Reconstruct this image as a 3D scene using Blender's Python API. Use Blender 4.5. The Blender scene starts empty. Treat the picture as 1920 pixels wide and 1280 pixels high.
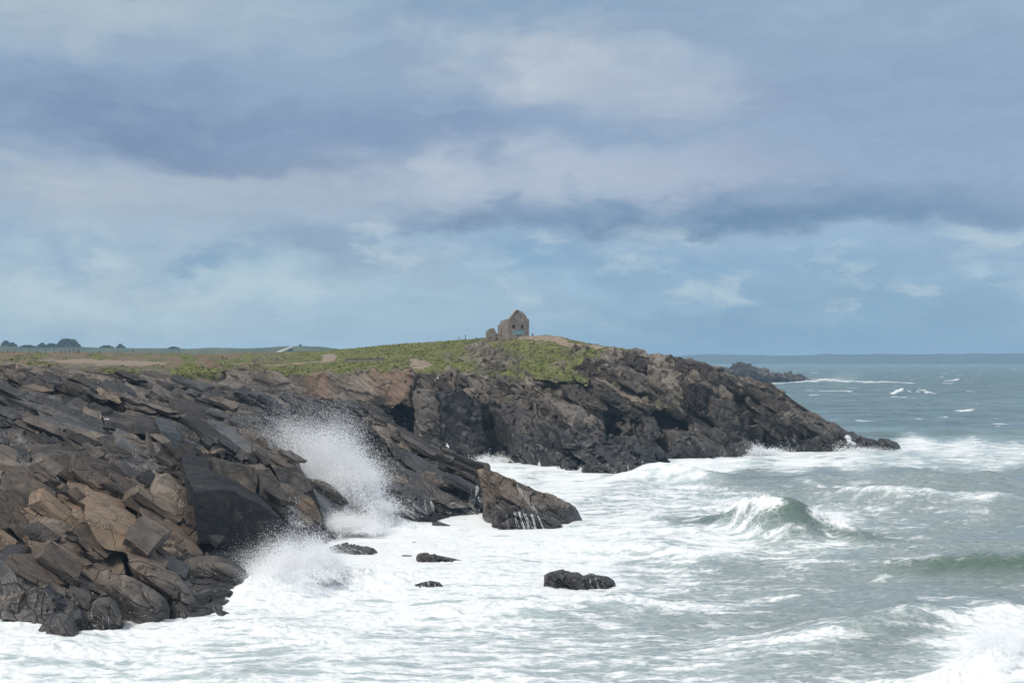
import bpy, bmesh, math, random
import numpy as np
from mathutils import Vector, Matrix

random.seed(7)
rng = np.random.default_rng(11)
F = 2667.0          # focal length in photo pixels (1920 wide)
HZ = 675.0          # row of the true horizon
CAMZ = 20.0         # camera height above the sea
scene = bpy.context.scene
col = scene.collection


def P(px, py, d):
    return np.stack(np.broadcast_arrays((px - 960.0) / F * d, d, CAMZ - (py - HZ) / F * d), -1)


def sea_d(py, h=0.0):
    return (CAMZ - h) * F / (py - HZ)


def lin(c):
    c = np.asarray(c, float) / 255.0
    return tuple(np.where(c <= 0.04045, c / 12.92, ((c + 0.055) / 1.055) ** 2.4))


def sstep(a, b, x):
    t = np.clip((x - a) / (b - a), 0, 1)
    return t * t * (3 - 2 * t)


# ------------------------------------------------------------------ noise
def _h(ix, iy, iz, seed):
    with np.errstate(over='ignore'):
        n = ix.astype(np.uint32) * np.uint32(374761393) + iy.astype(np.uint32) * np.uint32(668265263) \
            + iz.astype(np.uint32) * np.uint32(2246822519) + np.uint32((seed * 3266489917) & 0xffffffff)
        n = (n ^ (n >> np.uint32(13))) * np.uint32(1274126177)
        n = (n ^ (n >> np.uint32(15))) * np.uint32(2654435761)
        return n ^ (n >> np.uint32(16))


def _r(n, k):
    with np.errstate(over='ignore'):
        m = (n + np.uint32((k * 2654435769) & 0xffffffff)) * np.uint32(2246822519)
        m = (m ^ (m >> np.uint32(13))) * np.uint32(3266489917)
        m ^= m >> np.uint32(16)
    return m.astype(np.float32) / np.float32(4294967295.0)


_G = rng.normal(size=(64, 3)).astype(np.float32)
_G /= np.linalg.norm(_G, axis=1, keepdims=True)


def perlin(q, seed=0):
    q = q.astype(np.float32)
    fl = np.floor(q)
    f = q - fl
    i = fl.astype(np.int64)
    u = f * f * f * (f * (f * 6 - 15) + 10)
    out = 0
    for dx in (0, 1):
        wx = u[:, 0] if dx else 1 - u[:, 0]
        for dy in (0, 1):
            wy = u[:, 1] if dy else 1 - u[:, 1]
            for dz in (0, 1):
                wz = u[:, 2] if dz else 1 - u[:, 2]
                g = _G[_h(i[:, 0] + dx, i[:, 1] + dy, i[:, 2] + dz, seed) & np.uint32(63)]
                dot = g[:, 0] * (f[:, 0] - dx) + g[:, 1] * (f[:, 1] - dy) + g[:, 2] * (f[:, 2] - dz)
                out = out + wx * wy * wz * dot
    return out * 1.5


def fbm(q, octv=4, seed=0, gain=0.5, ridge=False):
    a, s, amp = 0, 1.0, 1.0
    for o in range(octv):
        n = perlin(q * s + o * 17.3, seed + o)
        if ridge:
            n = 1 - 2 * np.abs(n)
        a = a + amp * n
        s *= 2.03
        amp *= gain
    return a


def worley(q, seed=0, jit=0.8):
    q = q.astype(np.float32)
    b = np.floor(q - 0.5).astype(np.int64)
    N = len(q)
    F1 = np.full(N, 9, np.float32)
    F2 = np.full(N, 9, np.float32)
    idn = np.zeros(N, np.uint32)
    vec = np.zeros((N, 3), np.float32)
    for dx in (0, 1):
        for dy in (0, 1):
            for dz in (0, 1):
                c = b + np.array([dx, dy, dz])
                n = _h(c[:, 0], c[:, 1], c[:, 2], seed)
                v = q - (c + 0.5 + (np.stack([_r(n, 1), _r(n, 2), _r(n, 3)], 1) - 0.5) * jit)
                d = np.sqrt((v * v).sum(1))
                near = d < F1
                F2 = np.where(near, F1, np.minimum(F2, d))
                F1 = np.where(near, d, F1)
                idn = np.where(near, n, idn)
                vec = np.where(near[:, None], v, vec)
    return F1, F2, idn, vec


# strata: sheets that dip to the right (towards the open sea) and a little to the viewer
def basis(dip, lean):
    n = np.array([math.sin(dip), -lean, math.cos(dip)])
    n /= np.linalg.norm(n)
    e1 = np.array([math.cos(dip), 0, -math.sin(dip)])
    e1 -= n * (e1 @ n)
    e1 /= np.linalg.norm(e1)
    e2 = np.cross(n, e1)
    return np.stack([e1, e2, n], 1)


def blocks(p, B, L, A, seed, warp=0.25, crack=0.3, tilt=0.9):
    q = (p @ B) / np.array(L)
    q = q + warp * np.stack([perlin(q * 0.7 + 5, seed + 31), perlin(q * 0.7 + 9, seed + 32), perlin(q * 0.7 + 1, seed + 33)], 1)
    F1, F2, n, v = worley(q, seed)
    r = _r(n, 5)
    g = np.stack([_r(n, 6), _r(n, 7), _r(n, 8)], 1) - 0.5
    d = (r - 0.5) + tilt * (v * g).sum(1) * 1.6
    d = d - crack * (1 - sstep(0, 0.10, F2 - F1))
    return A * d, r


def ledges(p, B, T, A, seed, joint=(9, 7, 5), warp=0.6, wl=14.0):
    """sheets of rock broken off in steps: every sheet ends in a lip, and joints shift the steps"""
    q = (p @ B) / np.array(joint)
    q = q + 0.15 * perlin(q * 0.8, seed + 41)[:, None]
    _, _, n, _ = worley(q, seed + 7, 0.7)
    t = (p @ B[:, 2]) / T + warp * perlin(p / wl, seed + 42) + _r(n, 3) * 3.0
    fl = np.floor(t)
    fr = t - fl
    hh = _h(fl.astype(np.int64), (n >> np.uint32(8)).astype(np.int64), np.zeros(len(t), np.int64), seed)
    rr = _r(hh, 2)
    return A * (fr ** 1.3 * 0.95 + (rr - 0.5) * 0.8 - 0.4), rr


# ------------------------------------------------------------------ mesh helpers
def tag(o, label=None, cat=None, group=None, kind=None):
    if label: o['label'] = label
    if cat: o['category'] = cat
    if group: o['group'] = group
    if kind: o['kind'] = kind
    return o


def link(name, me, mat=None, parent=None):
    o = bpy.data.objects.new(name, me)
    col.objects.link(o)
    if mat: me.materials.append(mat)
    if parent: o.parent = parent
    return o


def empty(name, loc=(0, 0, 0), rz=0.0):
    o = bpy.data.objects.new(name, None)
    col.objects.link(o)
    o.location = loc
    o.rotation_euler = (0, 0, rz)
    o.empty_display_size = 0.3
    return o


def raw_mesh(name, V, Q, smooth=True, n=4):
    me = bpy.data.meshes.new(name)
    V = np.ascontiguousarray(V, np.float32)
    Q = np.ascontiguousarray(Q, np.int32)
    me.vertices.add(len(V))
    me.vertices.foreach_set('co', V.ravel())
    me.loops.add(Q.size)
    me.loops.foreach_set('vertex_index', Q.ravel())
    me.polygons.add(len(Q))
    me.polygons.foreach_set('loop_start', np.arange(0, Q.size, n, dtype=np.int32))
    me.polygons.foreach_set('use_smooth', np.full(len(Q), smooth))
    me.update()
    me.validate()
    return me


def mixed_mesh(name, V, Q, T):
    me = bpy.data.meshes.new(name)
    V = np.ascontiguousarray(V, np.float32)
    li = np.concatenate([Q.ravel(), T.ravel()]).astype(np.int32)
    me.vertices.add(len(V))
    me.vertices.foreach_set('co', V.ravel())
    me.loops.add(len(li))
    me.loops.foreach_set('vertex_index', li)
    me.polygons.add(len(Q) + len(T))
    me.polygons.foreach_set('loop_start', np.concatenate([np.arange(len(Q)) * 4, len(Q) * 4 + np.arange(len(T)) * 3]).astype(np.int32))
    me.polygons.foreach_set('use_smooth', np.zeros(len(Q) + len(T), bool))
    me.update()
    me.validate()
    return me


def make_hulls(n, seed):
    """angular joint blocks: boxes with sheared sides and broken corners"""
    r = np.random.default_rng(seed)
    out = []
    for _ in range(n):
        bm = bmesh.new()
        sh = np.clip(r.normal(size=4) * 0.16, -0.3, 0.3)
        for sx in (-1, 1):
            for sy in (-1, 1):
                for sz in (-1, 1):
                    v = np.array([sx * r.uniform(0.78, 1.0), sy * r.uniform(0.78, 1.0), sz * r.uniform(0.82, 1.0)])
                    if r.random() < 0.45:          # a broken corner becomes three points
                        k = r.uniform(0.25, 0.7)
                        pts_ = [v * (1, 1, 1 - k * 1.2), v * (1 - k, 1, 1), v * (1, 1 - k, 1)]
                    else:
                        pts_ = [v]
                    for q in pts_:
                        q = np.array([q[0] + sh[0] * q[2] + sh[1] * q[1] * 0.5, q[1] + sh[2] * q[2] + sh[3] * q[0] * 0.5, q[2]])
                        bm.verts.new(q)
        res = bmesh.ops.convex_hull(bm, input=bm.verts[:])
        bmesh.ops.delete(bm, geom=list({g for g in res['geom_interior'] if isinstance(g, bmesh.types.BMVert)}), context='VERTS')
        bmesh.ops.triangulate(bm, faces=bm.faces[:])
        bmesh.ops.subdivide_edges(bm, edges=bm.edges[:], cuts=1, use_grid_fill=True)
        bmesh.ops.triangulate(bm, faces=bm.faces[:])
        bm.verts.index_update()
        V = np.array([v.co[:] for v in bm.verts])
        T = np.array([[v.index for v in f.verts] for f in bm.faces])
        bm.free()
        out.append((V, T))
    return out


HULLS = make_hulls(48, 77)


def scatter_blocks(V, N, w, n, B, size, out_frac, seed, chans):
    """joint blocks set in the rock face along its bedding; returns verts, tris and their channels"""
    r = np.random.default_rng(seed)
    w = w.ravel()
    idx = r.choice(len(w), n, p=w / w.sum())
    P0, N0 = V.reshape(-1, 3)[idx], N.reshape(-1, 3)[idx]
    Vs, Ts, Cs, off = [], [], [], 0
    for k in range(n):
        hv, ht = HULLS[r.integers(len(HULLS))]
        sc = float(np.clip(np.exp(r.normal() * 0.38), 0.45, 1.7))
        L = np.array(size) * 0.5 * sc * np.clip(np.exp(r.normal(size=3) * 0.22), 0.65, 1.45)
        a, b, c = r.normal() * 0.17, r.normal() * 0.055, r.normal() * 0.055
        Rz = np.array([[math.cos(a), -math.sin(a), 0], [math.sin(a), math.cos(a), 0], [0, 0, 1]])
        Rx = np.array([[1, 0, 0], [0, math.cos(b), -math.sin(b)], [0, math.sin(b), math.cos(b)]])
        Ry = np.array([[math.cos(c), 0, math.sin(c)], [0, 1, 0], [-math.sin(c), 0, math.cos(c)]])
        M = B @ Rz @ Rx @ Ry
        ext = np.abs(N0[k] @ M) @ L                         # half depth of the block along the face normal
        cen = P0[k] - N0[k] * ext * (1 - out_frac * r.uniform(0.15, 1.0))
        Vs.append(cen + (hv * L) @ M.T)
        Ts.append(ht + off)
        off += len(hv)
        t = r.normal() * 0.09
        row = [float(np.clip(c_.ravel()[idx[k]] + (t if j == 3 else 0), 0, 1)) if j not in (0,) else 0.0 for j, c_ in enumerate(chans)]
        row[4] = 0.0
        Cs.append(np.repeat(np.array(row)[None], len(hv), 0))
    Vb = np.concatenate(Vs)
    Vb = Vb + 0.07 * np.stack([perlin(Vb * 1.1, 5), perlin(Vb * 1.1, 6), perlin(Vb * 1.1, 7)], 1)
    return Vb, np.concatenate(Ts), np.concatenate(Cs)


def make_bricks(n, seed):
    r = np.random.default_rng(seed)
    out = []
    for _ in range(n):
        bm = bmesh.new()
        for sx in (-1, 1):
            for sy in (-1, 1):
                for sz in (-1, 1):
                    v = np.array([sx * r.uniform(0.95, 1.0), sy * r.uniform(0.93, 1.0), sz * r.uniform(0.95, 1.0)])
                    k = r.uniform(0.03, 0.10) if r.random() < 0.7 else r.uniform(0.15, 0.45)
                    for q in (v * (1, 1, 1 - k), v * (1 - k * 0.6, 1, 1), v * (1, 1 - k * 0.6, 1)):
                        bm.verts.new(q)
        res = bmesh.ops.convex_hull(bm, input=bm.verts[:])
        bmesh.ops.delete(bm, geom=list({g for g in res['geom_interior'] if isinstance(g, bmesh.types.BMVert)}), context='VERTS')
        bmesh.ops.triangulate(bm, faces=bm.faces[:])
        for _k in range(2):
            long_ = [e for e in bm.edges if e.calc_length() > 0.7]
            bmesh.ops.subdivide_edges(bm, edges=long_, cuts=1)
            bmesh.ops.triangulate(bm, faces=bm.faces[:])
        bm.verts.index_update()
        out.append((np.array([v.co[:] for v in bm.verts]), np.array([[v.index for v in f.verts] for f in bm.faces])))
        bm.free()
    return out


BRICKS = make_bricks(24, 78)


def bedrock(V, N, use, B, thick, length, width, seed, chans, jit=0.10, skip=0.0, off0=-0.12):
    """bedded, jointed rock: the beds are split by joints into courses, and every piece whose middle lies inside the hill is kept"""
    r = np.random.default_rng(seed)
    P0, N0 = V.reshape(-1, 3), N.reshape(-1, 3)
    ok = np.flatnonzero(use.ravel())
    idx = np.concatenate([ok, ok])
    Pt = np.concatenate([P0[ok] - 0.15 * N0[ok], P0[ok] - 0.95 * N0[ok]])
    und = lambda p: np.stack([perlin(p / 11, seed + 1), perlin(p / 11, seed + 2), perlin(p / 11, seed + 3)], 1) * 0.9 + np.stack([perlin(p / 4, seed + 4), perlin(p / 4, seed + 5), perlin(p / 4, seed + 6)], 1) * 0.28
    Qt = (Pt - und(Pt)) @ B
    lo, hi = Qt[:, 2].min() - 5, Qt[:, 2].max() + 5
    th = np.exp(r.normal(size=int((hi - lo) / thick[0] * 1.5)) * thick[1]) * thick[0]
    ed = lo + np.concatenate([[0], np.cumsum(th)])
    li = np.clip(np.searchsorted(ed, Qt[:, 2]) - 1, 0, len(ed) - 2)
    nl = len(ed)
    kk = np.clip((np.diff(ed) / thick[0]), 0.5, 2.2) ** 0.6
    Lx = length * kk * np.exp(r.normal(size=nl - 1) * 0.25)
    Ly = width * kk * np.exp(r.normal(size=nl - 1) * 0.25)
    ox, oy = r.random(nl) * 50, r.random(nl) * 50
    jx = lambda c, l: (_r(_h(c.astype(np.int64), l, np.zeros_like(l), seed + 9), 1) - 0.5) * 0.55          # unequal joints
    fx = Qt[:, 0] / Lx[li] + ox[li]
    cx = np.floor(fx).astype(np.int64)
    fy = Qt[:, 1] / Ly[li] + oy[li] + 0.5 * (cx % 2)
    cy = np.floor(fy).astype(np.int64)
    key = np.stack([li.astype(np.int64), cx, cy], 1)
    uq, first, inv = np.unique(key, axis=0, return_index=True, return_inverse=True)
    inv = inv.ravel()
    cnt = np.bincount(inv)
    l = uq[:, 0]
    x0 = uq[:, 1] + jx(uq[:, 1], l)
    x1 = uq[:, 1] + 1 + jx(uq[:, 1] + 1, l)
    cxm, hx_ = (x0 + x1) / 2, (x1 - x0) / 2
    ctr = np.stack([(cxm - ox[l]) * Lx[l], (uq[:, 2] + 0.5 - 0.5 * (uq[:, 1] % 2) - oy[l]) * Ly[l], (ed[l] + ed[l + 1]) / 2], 1)
    half = np.stack([hx_ * Lx[l], 0.5 * Ly[l], (ed[l + 1] - ed[l]) / 2], 1)
    wc = ctr @ B.T
    wc = wc + und(wc)
    mp = np.stack([np.bincount(inv, P0[idx][:, j]) / cnt for j in range(3)], 1)
    mn = np.stack([np.bincount(inv, N0[idx][:, j]) / cnt for j in range(3)], 1)
    mn /= np.linalg.norm(mn, axis=1, keepdims=True) + 1e-9
    out = ((wc - mp) * mn).sum(1)
    keepc = np.flatnonzero((out < off0 + 0.32 * half[:, 2] * (r.random(len(out)) - 0.5)) & (r.random(len(out)) >= skip))
    ltone = r.normal(size=nl) * 0.05
    Vs, Ts, Cs, off = [], [], [], 0
    for k in keepc:
        hv, ht = BRICKS[r.integers(len(BRICKS))]
        c = ctr[k] + r.normal(size=3) * jit * np.array([0.5, 0.5, 0.25]) * np.minimum(1, half[k])
        s1, s2, s3 = np.clip(r.normal(size=3) * np.array([0.22, 0.12, 0.12]), -0.4, 0.4)
        hv = np.stack([hv[:, 0] + s1 * hv[:, 1] + s2 * hv[:, 2], hv[:, 1] + s3 * hv[:, 2], hv[:, 2]], 1)
        w = (hv * (half[k] * np.array([0.985, 0.985, 1.0])) + c) @ B.T
        Vs.append(w)
        Ts.append(ht + off)
        off += len(hv)
        i = idx[first[k]]
        t = ltone[l[k]] + r.normal() * 0.05
        row = np.array([0.0 if j in (0, 4) else float(np.clip(q.ravel()[i] + (t if j == 3 else 0), 0, 1)) for j, q in enumerate(chans)])
        Cs.append(np.repeat(row[None], len(hv), 0))
    Vb = np.concatenate(Vs)
    Vb = Vb + und(Vb)
    Vb = Vb + 0.15 * np.stack([perlin(Vb * 0.9, 5), perlin(Vb * 0.9, 6), perlin(Vb * 0.9, 7)], 1) + 0.07 * np.stack([perlin(Vb * 2.6, 8), perlin(Vb * 2.6, 9), perlin(Vb * 2.6, 10)], 1)
    print(len(keepc), 'pieces of bedrock')
    return Vb, np.concatenate(Ts), np.concatenate(Cs)


def grid_faces(R, C, wrap=False, flip=False):
    r = np.arange(R - 1)[:, None]
    c = np.arange(C if wrap else C - 1)[None, :]
    c2 = (c + 1) % C
    a, b, d, e = r * C + c, r * C + c2, (r + 1) * C + c2, (r + 1) * C + c
    q = np.stack([a, b, d, e], -1).reshape(-1, 4)
    return q[:, ::-1] if flip else q


def set_attr(me, name, rgb):
    at = me.attributes.new(name, 'FLOAT_COLOR', 'POINT')
    a = np.ones((len(rgb), 4), np.float32)
    a[:, :rgb.shape[1]] = rgb
    at.data.foreach_set('color', a.ravel())


def bm_obj(name, bm, mat, parent=None, smooth=False):
    bmesh.ops.recalc_face_normals(bm, faces=bm.faces)
    me = bpy.data.meshes.new(name)
    bm.to_mesh(me)
    bm.free()
    for p in me.polygons: p.use_smooth = smooth
    return link(name, me, mat, parent)


def box(bm, x0, x1, y0, y1, z0, z1):
    vs = [bm.verts.new(v) for v in ((x0, y0, z0), (x1, y0, z0), (x1, y1, z0), (x0, y1, z0),
                                    (x0, y0, z1), (x1, y0, z1), (x1, y1, z1), (x0, y1, z1))]
    for f in ((0, 1, 2, 3), (4, 5, 6, 7), (0, 1, 5, 4), (1, 2, 6, 5), (2, 3, 7, 6), (3, 0, 4, 7)):
        bm.faces.new([vs[i] for i in f])


def poly_sd(px, py, poly):
    """signed distance (photo pixels) to a closed outline, positive inside"""
    poly = np.asarray(poly, float)
    d = np.full(px.shape, 1e9)
    ins = np.zeros(px.shape, bool)
    for (x0, y0), (x1, y1) in zip(poly, np.roll(poly, -1, 0)):
        ex, ey = x1 - x0, y1 - y0
        t = np.clip(((px - x0) * ex + (py - y0) * ey) / (ex * ex + ey * ey + 1e-9), 0, 1)
        d = np.minimum(d, np.hypot(px - x0 - t * ex, py - y0 - t * ey))
        c = (y0 > py) != (y1 > py)
        ins ^= c & (px < (x1 - x0) * (py - y0) / (y1 - y0 + 1e-12) + x0)
    return np.where(ins, d, -d)


def line_d(px, py, pts):
    d = np.full(px.shape, 1e9)
    for (x0, y0), (x1, y1) in zip(pts[:-1], pts[1:]):
        ex, ey = x1 - x0, y1 - y0
        t = np.clip(((px - x0) * ex + (py - y0) * ey) / (ex * ex + ey * ey + 1e-9), 0, 1)
        d = np.minimum(d, np.hypot(px - x0 - t * ex, py - y0 - t * ey))
    return d


def gauss1(a, sig, axis):
    k = int(sig * 3) + 1
    w = np.exp(-0.5 * (np.arange(-k, k + 1) / sig) ** 2)
    w /= w.sum()
    pad = [(0, 0), (0, 0)]
    pad[axis] = (k, k)
    ap = np.pad(a, pad, 'edge')
    return sum(w[i] * (ap[i:i + a.shape[0]] if axis == 0 else ap[:, i:i + a.shape[1]]) for i in range(2 * k + 1))


# ------------------------------------------------------------------ materials
class NT:
    def __init__(s, name, world=None):
        if world is None:
            s.mat = bpy.data.materials.new(name)
            s.mat.use_nodes = True
            s.t = s.mat.node_tree
            s.t.nodes.clear()
        else:
            s.t = world.node_tree
            s.t.nodes.clear()

    def n(s, typ, ins=None, **kw):
        nd = s.t.nodes.new(typ)
        for k, v in kw.items(): setattr(nd, k, v)
        for k, v in (ins or {}).items(): s.put(nd.inputs[k], v)
        return nd

    def put(s, sock, v):
        if isinstance(v, bpy.types.NodeSocket): s.t.links.new(v, sock)
        elif isinstance(v, (tuple, list)) and len(v) == 3 and sock.type == 'RGBA': sock.default_value = (*v, 1)
        else: sock.default_value = v

    def math(s, op, a, b=0.0, c=0.0, clamp=False):
        nd = s.n('ShaderNodeMath', operation=op, use_clamp=clamp)
        for i, v in enumerate((a, b, c)): s.put(nd.inputs[i], v)
        return nd.outputs[0]

    def vmath(s, op, a, b=(0, 0, 0)):
        nd = s.n('ShaderNodeVectorMath', operation=op)
        s.put(nd.inputs[0], a)
        s.put(nd.inputs[1], b)
        return nd.outputs['Value'] if op in ('LENGTH', 'DOT_PRODUCT') else nd.outputs[0]

    def mix(s, f, a, b, blend='MIX'):
        nd = s.n('ShaderNodeMix', data_type='RGBA', blend_type=blend)
        s.put(nd.inputs[0], f)
        s.put(nd.inputs[6], a)
        s.put(nd.inputs[7], b)
        return nd.outputs[2]

    def noise(s, vec, scale, detail=4, rough=0.5, dist=0.0, out='Fac'):
        nd = s.n('ShaderNodeTexNoise', {'Vector': vec, 'Scale': scale, 'Detail': detail, 'Roughness': rough, 'Distortion': dist})
        return nd.outputs[out]

    def ramp(s, fac, stops, interp='LINEAR'):
        nd = s.n('ShaderNodeValToRGB', {'Fac': fac})
        cr = nd.color_ramp
        cr.interpolation = interp
        while len(cr.elements) < len(stops): cr.elements.new(0.5)
        for e, (p, c) in zip(cr.elements, stops):
            e.position = p
            e.color = (*c, 1) if len(c) == 3 else c
        return nd.outputs['Color']

    def mrange(s, v, a, b, c=0.0, d=1.0, smooth=True):
        nd = s.n('ShaderNodeMapRange', {'Value': v, 'From Min': a, 'From Max': b, 'To Min': c, 'To Max': d})
        if smooth: nd.interpolation_type = 'SMOOTHSTEP'
        return nd.outputs[0]

    def pos(s):
        return s.n('ShaderNodeNewGeometry').outputs['Position']

    def attr(s, name):
        a = s.n('ShaderNodeAttribute', attribute_name=name)
        sp = s.n('ShaderNodeSeparateColor', {'Color': a.outputs['Color']})
        return sp.outputs[0], sp.outputs[1], sp.outputs[2], a.outputs['Alpha']

    def bump(s, h, strength, dist):
        return s.n('ShaderNodeBump', {'Height': h, 'Strength': strength, 'Distance': dist}).outputs[0]

    def out(s, base, rough=0.8, normal=None, spec=0.5, **kw):
        b = s.n('ShaderNodeBsdfPrincipled', {'Base Color': base, 'Roughness': rough, 'Specular IOR Level': spec})
        if normal is not None: s.put(b.inputs['Normal'], normal)
        for k, v in kw.items(): s.put(b.inputs[k], v)
        o = s.n('ShaderNodeOutputMaterial')
        s.t.links.new(b.outputs[0], o.inputs[0])
        return s.mat


def simple(name, c, rough=0.8, var=0.25, scale=2.0):
    m = NT(name)
    n = m.noise(m.pos(), scale, 5, 0.6)
    k = m.mrange(n, 0.3, 0.7, 1 - var, 1 + var)
    return m.out(m.mix(1.0, c, m.n('ShaderNodeCombineColor', {0: k, 1: k, 2: k}).outputs[0], 'MULTIPLY'), rough)


def rock_material(name, dark, mid, light, dip=0.5, lean=0.3, wetc=(0.30, 0.32, 0.36), wetk=0.55, och=(0.235, 0.140, 0.090)):
    m = NT(name)
    p = m.pos()
    B = basis(dip, lean)
    R = Matrix([[B[0, j] for j in range(3)], [B[1, j] for j in range(3)], [B[2, j] for j in range(3)]])
    q = m.n('ShaderNodeVectorRotate', {'Vector': p}, rotation_type='EULER_XYZ')
    q.inputs['Rotation'].default_value = R.transposed().to_euler()
    q = q.outputs[0]
    strat = m.noise(m.vmath('MULTIPLY', q, (0.10, 0.14, 1.5)), 1.0, 7, 0.62)
    fine = m.noise(m.vmath('MULTIPLY', q, (0.7, 0.9, 3.0)), 1.0, 6, 0.65)
    blot = m.noise(p, 0.09, 6, 0.6)
    grain = m.noise(p, 5.0, 4, 0.7)
    grass, sand, wet, _ = m.attr('m')
    tone, foam, ochre, _ = m.attr('m2')
    v = m.math('ADD', m.math('MULTIPLY', strat, 0.38), m.math('MULTIPLY', fine, 0.30))
    v = m.math('ADD', v, m.math('MULTIPLY', blot, 0.22))
    v = m.math('ADD', v, m.math('MULTIPLY', grain, 0.10))
    v = m.math('ADD', v, m.math('MULTIPLY', m.math('SUBTRACT', tone, 0.5), 0.42))
    c = m.ramp(v, [(0.30, dark), (0.50, mid), (0.72, light), (0.9, tuple(min(1, x * 1.25) for x in light))])
    lich = m.mrange(m.noise(p, 0.55, 7, 0.7), 0.56, 0.68)
    c = m.mix(m.math('MULTIPLY', lich, 0.35), c, (0.20, 0.17, 0.10))
    c = m.mix(m.math('MULTIPLY', ochre, m.mrange(fine, 0.3, 0.6, 0.4, 0.95)), c, och)
    sn = m.mrange(m.noise(p, 0.8, 6, 0.65), 0.3, 0.7, 0.75, 1.15)
    sc = m.mix(1.0, (0.30, 0.232, 0.172), m.n('ShaderNodeCombineColor', {0: sn, 1: sn, 2: sn}).outputs[0], 'MULTIPLY')
    c = m.mix(sand, c, sc)
    c = m.mix(m.math('MULTIPLY', wet, wetk), c, m.mix(1.0, c, wetc, 'MULTIPLY'))
    g1 = m.noise(m.vmath('MULTIPLY', p, (1.0, 0.45, 1.0)), 0.22, 8, 0.65)
    g2 = m.noise(p, 1.6, 6, 0.7)
    gv = m.math('ADD', m.math('MULTIPLY', g1, 0.82), m.math('MULTIPLY', g2, 0.18))
    gc = m.ramp(gv, [(0.32, (0.080, 0.090, 0.036)), (0.45, (0.122, 0.136, 0.050)), (0.55, (0.165, 0.170, 0.066)), (0.68, (0.23, 0.205, 0.105))])
    c = m.mix(grass, c, gc)
    c = m.mix(foam, c, (0.86, 0.88, 0.90))
    rough = m.math('SUBTRACT', 0.82, m.math('MULTIPLY', wet, m.mrange(fine, 0.35, 0.6, 0.30, 0.5)), clamp=True)
    rough = m.math('MAXIMUM', rough, m.math('MULTIPLY', m.math('ADD', grass, foam), 0.9), clamp=True)
    h = m.math('ADD', m.math('MULTIPLY', fine, 0.55), m.math('ADD', m.math('MULTIPLY', grain, 0.15), m.math('MULTIPLY', strat, 0.8)))
    cw = m.vmath('ADD', m.vmath('MULTIPLY', q, (0.30, 0.42, 1.1)), m.vmath('MULTIPLY', m.noise(p, 0.5, 4, 0.6, out='Color'), (0.55, 0.55, 0.55)))
    ck = m.n('ShaderNodeTexVoronoi', {'Vector': cw, 'Scale': 1.0}, feature='DISTANCE_TO_EDGE').outputs['Distance']
    crack = m.math('MULTIPLY', m.mrange(ck, 0.0, 0.035), m.math('SUBTRACT', 1.0, m.math('MAXIMUM', grass, foam), clamp=True))
    h = m.math('ADD', h, m.math('MULTIPLY', crack, 0.55))
    nm = m.bump(h, 0.75, 0.38)
    spec = m.math('MULTIPLY', m.math('ADD', 0.25, m.math('MULTIPLY', wet, 0.5)), m.math('SUBTRACT', 1.0, grass, clamp=True))
    return m.out(c, rough, nm, spec)


rock_far = rock_material('headland_rock', (0.015, 0.014, 0.0155), (0.092, 0.076, 0.064), (0.31, 0.258, 0.208), 0.62, 0.25, (0.24, 0.25, 0.28), 0.75)
rock_near = rock_material('cliff_rock', (0.015, 0.0148, 0.0165), (0.066, 0.056, 0.049), (0.26, 0.215, 0.175), 0.62, 0.32, (0.34, 0.40, 0.50), 0.8, (0.265, 0.186, 0.126))
rock_wet = rock_material('sea_rock', (0.016, 0.016, 0.018), (0.060, 0.052, 0.047), (0.15, 0.125, 0.105), 0.50, 0.35)

# ------------------------------------------------------------------ lofted land
def loft(cols, seg_rows, step, smooth_px=8):
    """cols: (px, [(py, d) ...]) listed from the foot to the skyline; returns grids px, py, d"""
    xs = np.array([c[0] for c in cols], float)
    K = np.array([[(a, b) for a, b in c[1]] for c in cols], float)          # ncol, nkey, 2
    gx = np.arange(xs[0], xs[-1] + 0.01, step)
    keys = np.stack([np.stack([np.interp(gx, xs, K[:, k, j]) for j in (0, 1)], -1) for k in range(K.shape[1])], 0)
    rows = []
    for k, nr in enumerate(seg_rows):
        t = np.arange(nr) / nr
        rows.append(keys[k][None] * (1 - t)[:, None, None] + keys[k + 1][None] * t[:, None, None])
    rows.append(keys[-1][None])
    g = np.concatenate(rows, 0)
    py, d = g[..., 0], g[..., 1]
    d = gauss1(gauss1(d, smooth_px / step, 1), 5, 0)
    py2 = gauss1(gauss1(py, 3.0 / step, 1), 4, 0)
    py2[-1] = py[-1]
    px = np.broadcast_to(gx, py.shape)
    return px.copy(), py2, d


def grid_normals(V):
    du = np.gradient(V, axis=1)
    dv = np.gradient(V, axis=0)
    n = np.cross(du, dv)
    n /= np.linalg.norm(n, axis=-1, keepdims=True) + 1e-9
    cam = np.array([0, 0, CAMZ]) - V
    n *= np.where((n * cam).sum(-1, keepdims=True) < 0, -1, 1)
    return n


def noise_px(px, py, s, seed):
    q = np.stack([px.ravel() / s, py.ravel() / s, np.full(px.size, seed * 3.7)], 1)
    return fbm(q, 4, seed).reshape(px.shape)


def polymask(px, py, polys, soft=3.0, wob=5.0, seed=1):
    m = np.zeros(px.shape)
    wx, wy = noise_px(px, py, 22, seed) * wob, noise_px(px, py, 22, seed + 50) * wob * 0.6
    for pl in polys:
        m = np.maximum(m, sstep(-soft, soft, poly_sd(px + wx, py + wy, pl)))
    return m


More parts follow.
